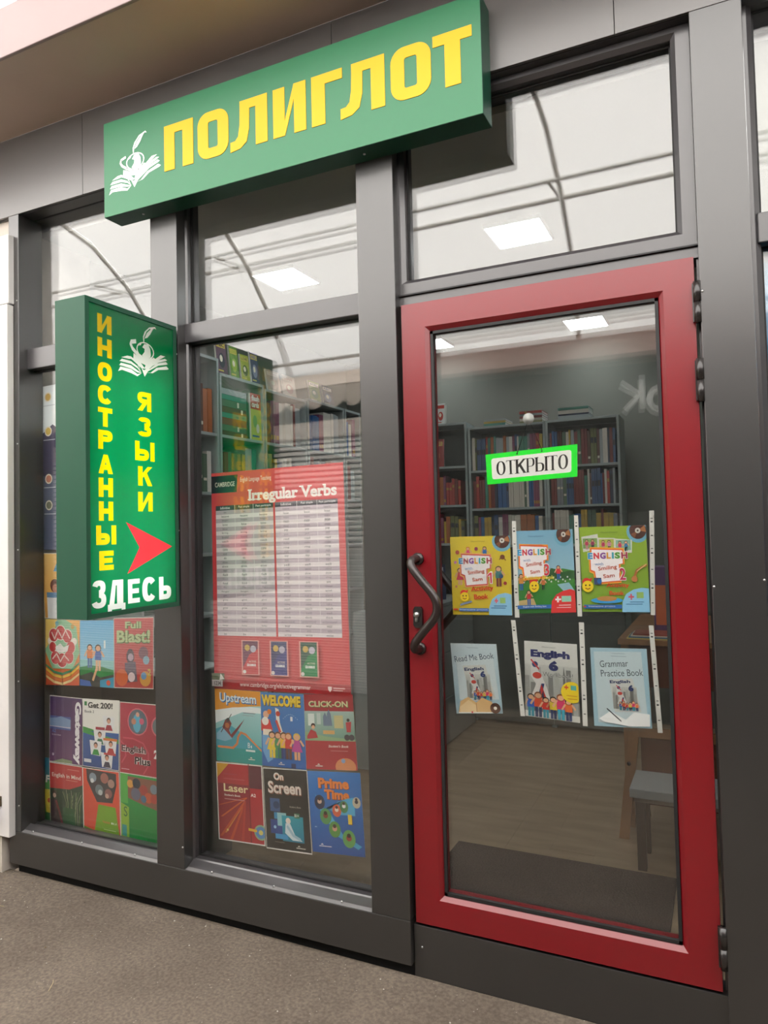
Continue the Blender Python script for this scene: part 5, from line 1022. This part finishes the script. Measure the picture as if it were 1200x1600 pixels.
def city(p, x0, y0, x1, y1):
    p.R(x0, y0, x1, y1, '#dcdcd8', '#8f8f8c')
    n_ = 9
    for i in range(n_): a = x0 + (x1-x0)*i/n_; t = y0 + (y1-y0)*(.25+.2*math.sin(i*2.4)); p.R(a, t, a+(x1-x0)/n_*.8, y1, ('#a8a8a4', '#8a8a88', '#bcbcb8')[i % 3])
    a = x0+(x1-x0)*.72; p.P([(a, y1), (a, y0+(y1-y0)*.2), (a+.02, y0), (a+.04, y0+(y1-y0)*.2), (a+.05, y1)], '#7a7a76')
def kids(p, x0, x1, base, h):
    cols = ['#2f62c8', '#e8542a', '#d8342c', '#e8c83a', '#d83a6a', '#e8743a']
    for i in range(6): p.man(x0+(x1-x0)*(i+.5)/6, base, h*(1+.12*math.sin(i*2)), cols[i], '#2a3a6a' if i % 2 else '#3aa0b8', ('#3a2a20', '#8a4a20', '#2a2018')[i % 3])
p = Print(1.44); p.R(0, 0, 1, 1, '#dfeef6', '#b4d8ec').P([(.1, .2), (.9, .15), (.95, .8), (.1, .8)], '#e6f2f8').T('Read Me Book', .06, .155, .86, .085, '#3a4a68', .0, rot=6).T('Oksana Karpiuk', .36, .05, .24, .018, '#5a7a9a', 0)
p.P([(.22, .32), (.72, .30), (.88, .78), (.36, .80)], '#e8e8e4').T('English', .26, .34, .42, .06, '#2a3a70', .04, rot=3); city(p, .28, .44, .80, .78); p.T('6', .60, .39, .11, .09, '#2a3a78', .06); uk(p, .42, .62, .45); kids(p, .42, .82, .80, .13)
p.P([(.06, .98), (.12, .82), (.3, .76), (.46, .84), (.60, .77), (.80, .83), (.84, .98)], '#d8b07a').P([(.1, .9), (.3, .8), (.46, .88), (.46, .98), (.1, .97)], '#e6c898').W([(.46, .85), (.46, .97)], .01, '#8a5a3a'); p.E(.86, .92, .11, '#5a3a2c').E(.86, .92, .035, '#e8e2da').R(.06, .975, .8, .99, '#f0f0ec').E(.36, .975, .02, '#d83a4a')
poster(p, ((-.877, 1.117), (-.713, 1.121), (-.697, .891), (-.861, .877)), 'small pale blue reader cover with an open book, lower left on the door', G_DOOR, y=.0835)
p = Print(1.47); p.R(0, 0, 1, 1, '#f2f0ea'); city(p, 0, .30, 1, .92); p.R(0, 0, 1, .3, '#f2f0ec', '#ecebe6').T('English', .12, .105, .74, .125, '#2a2f74', .06).T('6', .46, .235, .18, .135, '#2a2f74', .07).T('Workbook!', .34, .395, .56, .06, '#e4e4e0', .01).T('Workbook!', .345, .39, .56, .06, '#7a7a7a', .0).T('Oksana Karpiuk', .34, .055, .26, .022, '#5a5a6a', 0)
uk(p, .20, .56, .72); kids(p, .04, .88, .99, .30); p.E(.88, .62, .20, '#f0d22a').R(.74, .55, .82, .57, '#d8483a').R(.77, .53, .79, .59, '#d8483a').R(.86, .53, .96, .59, '#5ab0a8').R(.78, .66, .97, .668, '#c8782a').R(.8, .70, .97, .708, '#c8782a')
poster(p, ((-.617, 1.137), (-.446, 1.133), (-.444, .883), (-.620, .891)), 'white workbook cover with big navy number 6 and city photo', G_DOOR, y=.0835)
p = Print(1.42); p.R(0, 0, 1, 1, '#bcdff2', '#b4dcf0').P([(.06, .05), (.9, .04), (.94, .95), (.08, .95)], '#dff0f8').T('Grammar', .16, .155, .50, .085, '#4a5260', .0, rot=3).T('Practice Book', .17, .27, .74, .085, '#4a5260', .0, rot=3).T('Oksana Karpiuk', .38, .06, .24, .018, '#5a7a9a', 0).T('Oksana Karpiuk', .36, .095, .28, .018, '#5a7a9a', 0)
p.P([(.31, .40), (.72, .38), (.84, .80), (.38, .81)], '#ececea').T('English', .32, .405, .36, .05, '#2a3a70', .04, rot=3); city(p, .36, .49, .78, .77); p.T('6', .64, .46, .09, .08, '#2a3a78', .06); uk(p, .47, .63, .36); kids(p, .46, .80, .785, .11)
p.P([(.1, .90), (.3, .80), (.56, .90), (.62, .98), (.2, .94)], '#f6f8f8').P([(.56, .90), (.72, .80), (.98, .82), (.97, .97), (.62, .98)], '#f2f4f4').W([(.25, .77), (.48, .92)], .02, '#3a3a44')
poster(p, ((-.405, 1.125), (-.235, 1.129), (-.227, .886), (-.400, .879)), 'pale blue grammar cover with an open notebook, lower right on the door', G_DOOR, y=.0835)
# open sign
oe = empty('open_sign', (-.577, .083, 1.66)); tag(oe, 'bright green OPEN board reading ОТКРЫТО hung inside the door glass', 'sign')
OPM = attr_mat('open_board', .4, .5, emit=.0)
p = Print(.345); p.R(0, 0, 1, 1, (.0, .88, .02))
rr = []
for cx_, cy_, a0 in ((.91, .235, 0), (.09, .235, 90), (.09, .765, 180), (.91, .765, 270)): rr += [(cx_ + .028*math.cos(math.radians(a0+t)), cy_ - .08*math.sin(math.radians(a0+t))) for t in range(0, 91, 15)]
p.P(rr, '#f3f1ec').E(.355, .09, .009, '#123a14').E(.625, .09, .009, '#123a14')
x_ = .115
for ch, w_ in zip('ОТКРЫТО', (.105, .098, .112, .088, .128, .098, .105)):
    p.G(ch, x_, .27, w_, .46, '#2a2420', .24 if ch != 'Ы' else .19, .07 if ch != 'О' else .09, .11 if ch != 'Ы' else .08); x_ += w_ + .009
p.build('board', ((-.731, 1.7625), (-.423, 1.7770), (-.4265, 1.6720), (-.728, 1.6600)), .083, base='#e8e8e4', m=OPM, thick=.002, parent=oe)
m_ = MB(); m_.tube([(-.622, .082, 1.758), (-.578, .078, 1.872), (-.538, .082, 1.766)], .0013, BLKMET, 5); part('cord', m_, oe)
m_ = MB(); m_.tube([(-.578, .076, 1.872), (-.578, .079, 1.872), (-.578, .088, 1.872)], [.019, .017, .006], mat('clear_plastic', (.6, .6, .58), .15), 14); part('suction_hook', m_, oe)
# stray tape pieces under the lower covers of the middle window
for x, z in ((-1.86, .250), (-1.60, .262), (-1.34, .285), (-1.71, .235)):
    m_ = MB(); m_.add([(x-.03, .1335, z), (x+.03, .1335, z+.004), (x+.026, .1335, z-.022), (x-.022, .1335, z-.024)], [(0, 1, 2, 3)], FILM); o = m_.build('tape'); tag(o, 'scrap of clear tape under the ' + {-1.86: 'dark red light-streak cover', -1.60: 'black silvery-title cover', -1.34: 'blue orange-title cover', -1.71: 'seam of the red and black covers'}[x], 'tape', 'tape scraps in the middle window')

# ------------------------------------------------------------------ litter on the ground
LF = mat('dry_leaf', (.16, .11, .06), .8); ST = mat('pale_grit', (.42, .39, .34), .9); TW = mat('straw', (.42, .34, .20), .8)
random.seed(3); m_ = MB()
for i in range(420):
    x = random.uniform(-3.6, .4); y = -random.random()**1.3*1.9 - .02; r_ = random.uniform(.0012, .0042); z = -.002
    q = [(x+r_*math.cos(a), y+r_*math.sin(a), z+.0005) for a in (0, 1.3, 2.6, 3.9, 5.1)]; m_.add(q + [(x, y, z+r_)], [(0, 1, 5), (1, 2, 5), (2, 3, 5), (3, 4, 5), (4, 0, 5)], random.choice((ST, ST, LF, GM)))
o = m_.build('gravel'); tag(o, 'pale grit and crumbs scattered over the dusty ground', 'gravel', None, 'stuff')
for x, y, l, a in ((-2.83, -.28, .10, .5), (-2.1, -.55, .06, 2.2), (-2.78, -.86, .05, 1.2), (-2.3, -.9, .05, .2), (-1.7, -.6, .06, -.3), (-2.5, -.62, .04, 1.0)):
    m_ = MB(); m_.tube([(x, y, .003), (x+l*.5*math.cos(a), y+l*.5*math.sin(a)+.008, .006), (x+l*math.cos(a), y+l*math.sin(a), .003)], .0012, TW, 5); o = m_.build('twig'); tag(o, ('long' if l > .08 else 'short') + ' straw-coloured twig on the ground, %s from the shopfront' % ordn(sorted((-.28, -.55, -.86, -.9, -.6, -.62), reverse=True).index(y)+1), 'twig', 'twigs on the ground')
for x, y in ((-1.95, -1.0), (-2.25, -.83), (-1.55, -.92), (-1.38, -1.05), (-2.62, -.5)):
    m_ = MB(); q = [(x+.014*math.cos(t)*(1+.4*math.sin(3*t)), y+.010*math.sin(t), .003+.003*math.sin(2*t)) for t in [k_*PI/4 for k_ in range(8)]]; m_.add(q, [tuple(range(8))], LF); o = m_.build('dry_leaf'); tag(o, 'crumpled dry leaf on the ground, %s from the shopfront' % ordn(sorted((-1.0, -.83, -.92, -1.05, -.5), reverse=True).index(y)+1), 'leaf', 'dry leaves on the ground')
m_ = MB(); x, y = -2.72, -1.02; m_.add([(x, y, .004), (x+.03, y+.004, .006), (x+.035, y+.014, .005), (x+.005, y+.014, .004)], [(0, 1, 2, 3)], mat('green_leaf', (.35, .5, .03), .5)); o = m_.build('green_leaf'); tag(o, 'small fresh green leaf at the left edge of the ground', 'leaf')
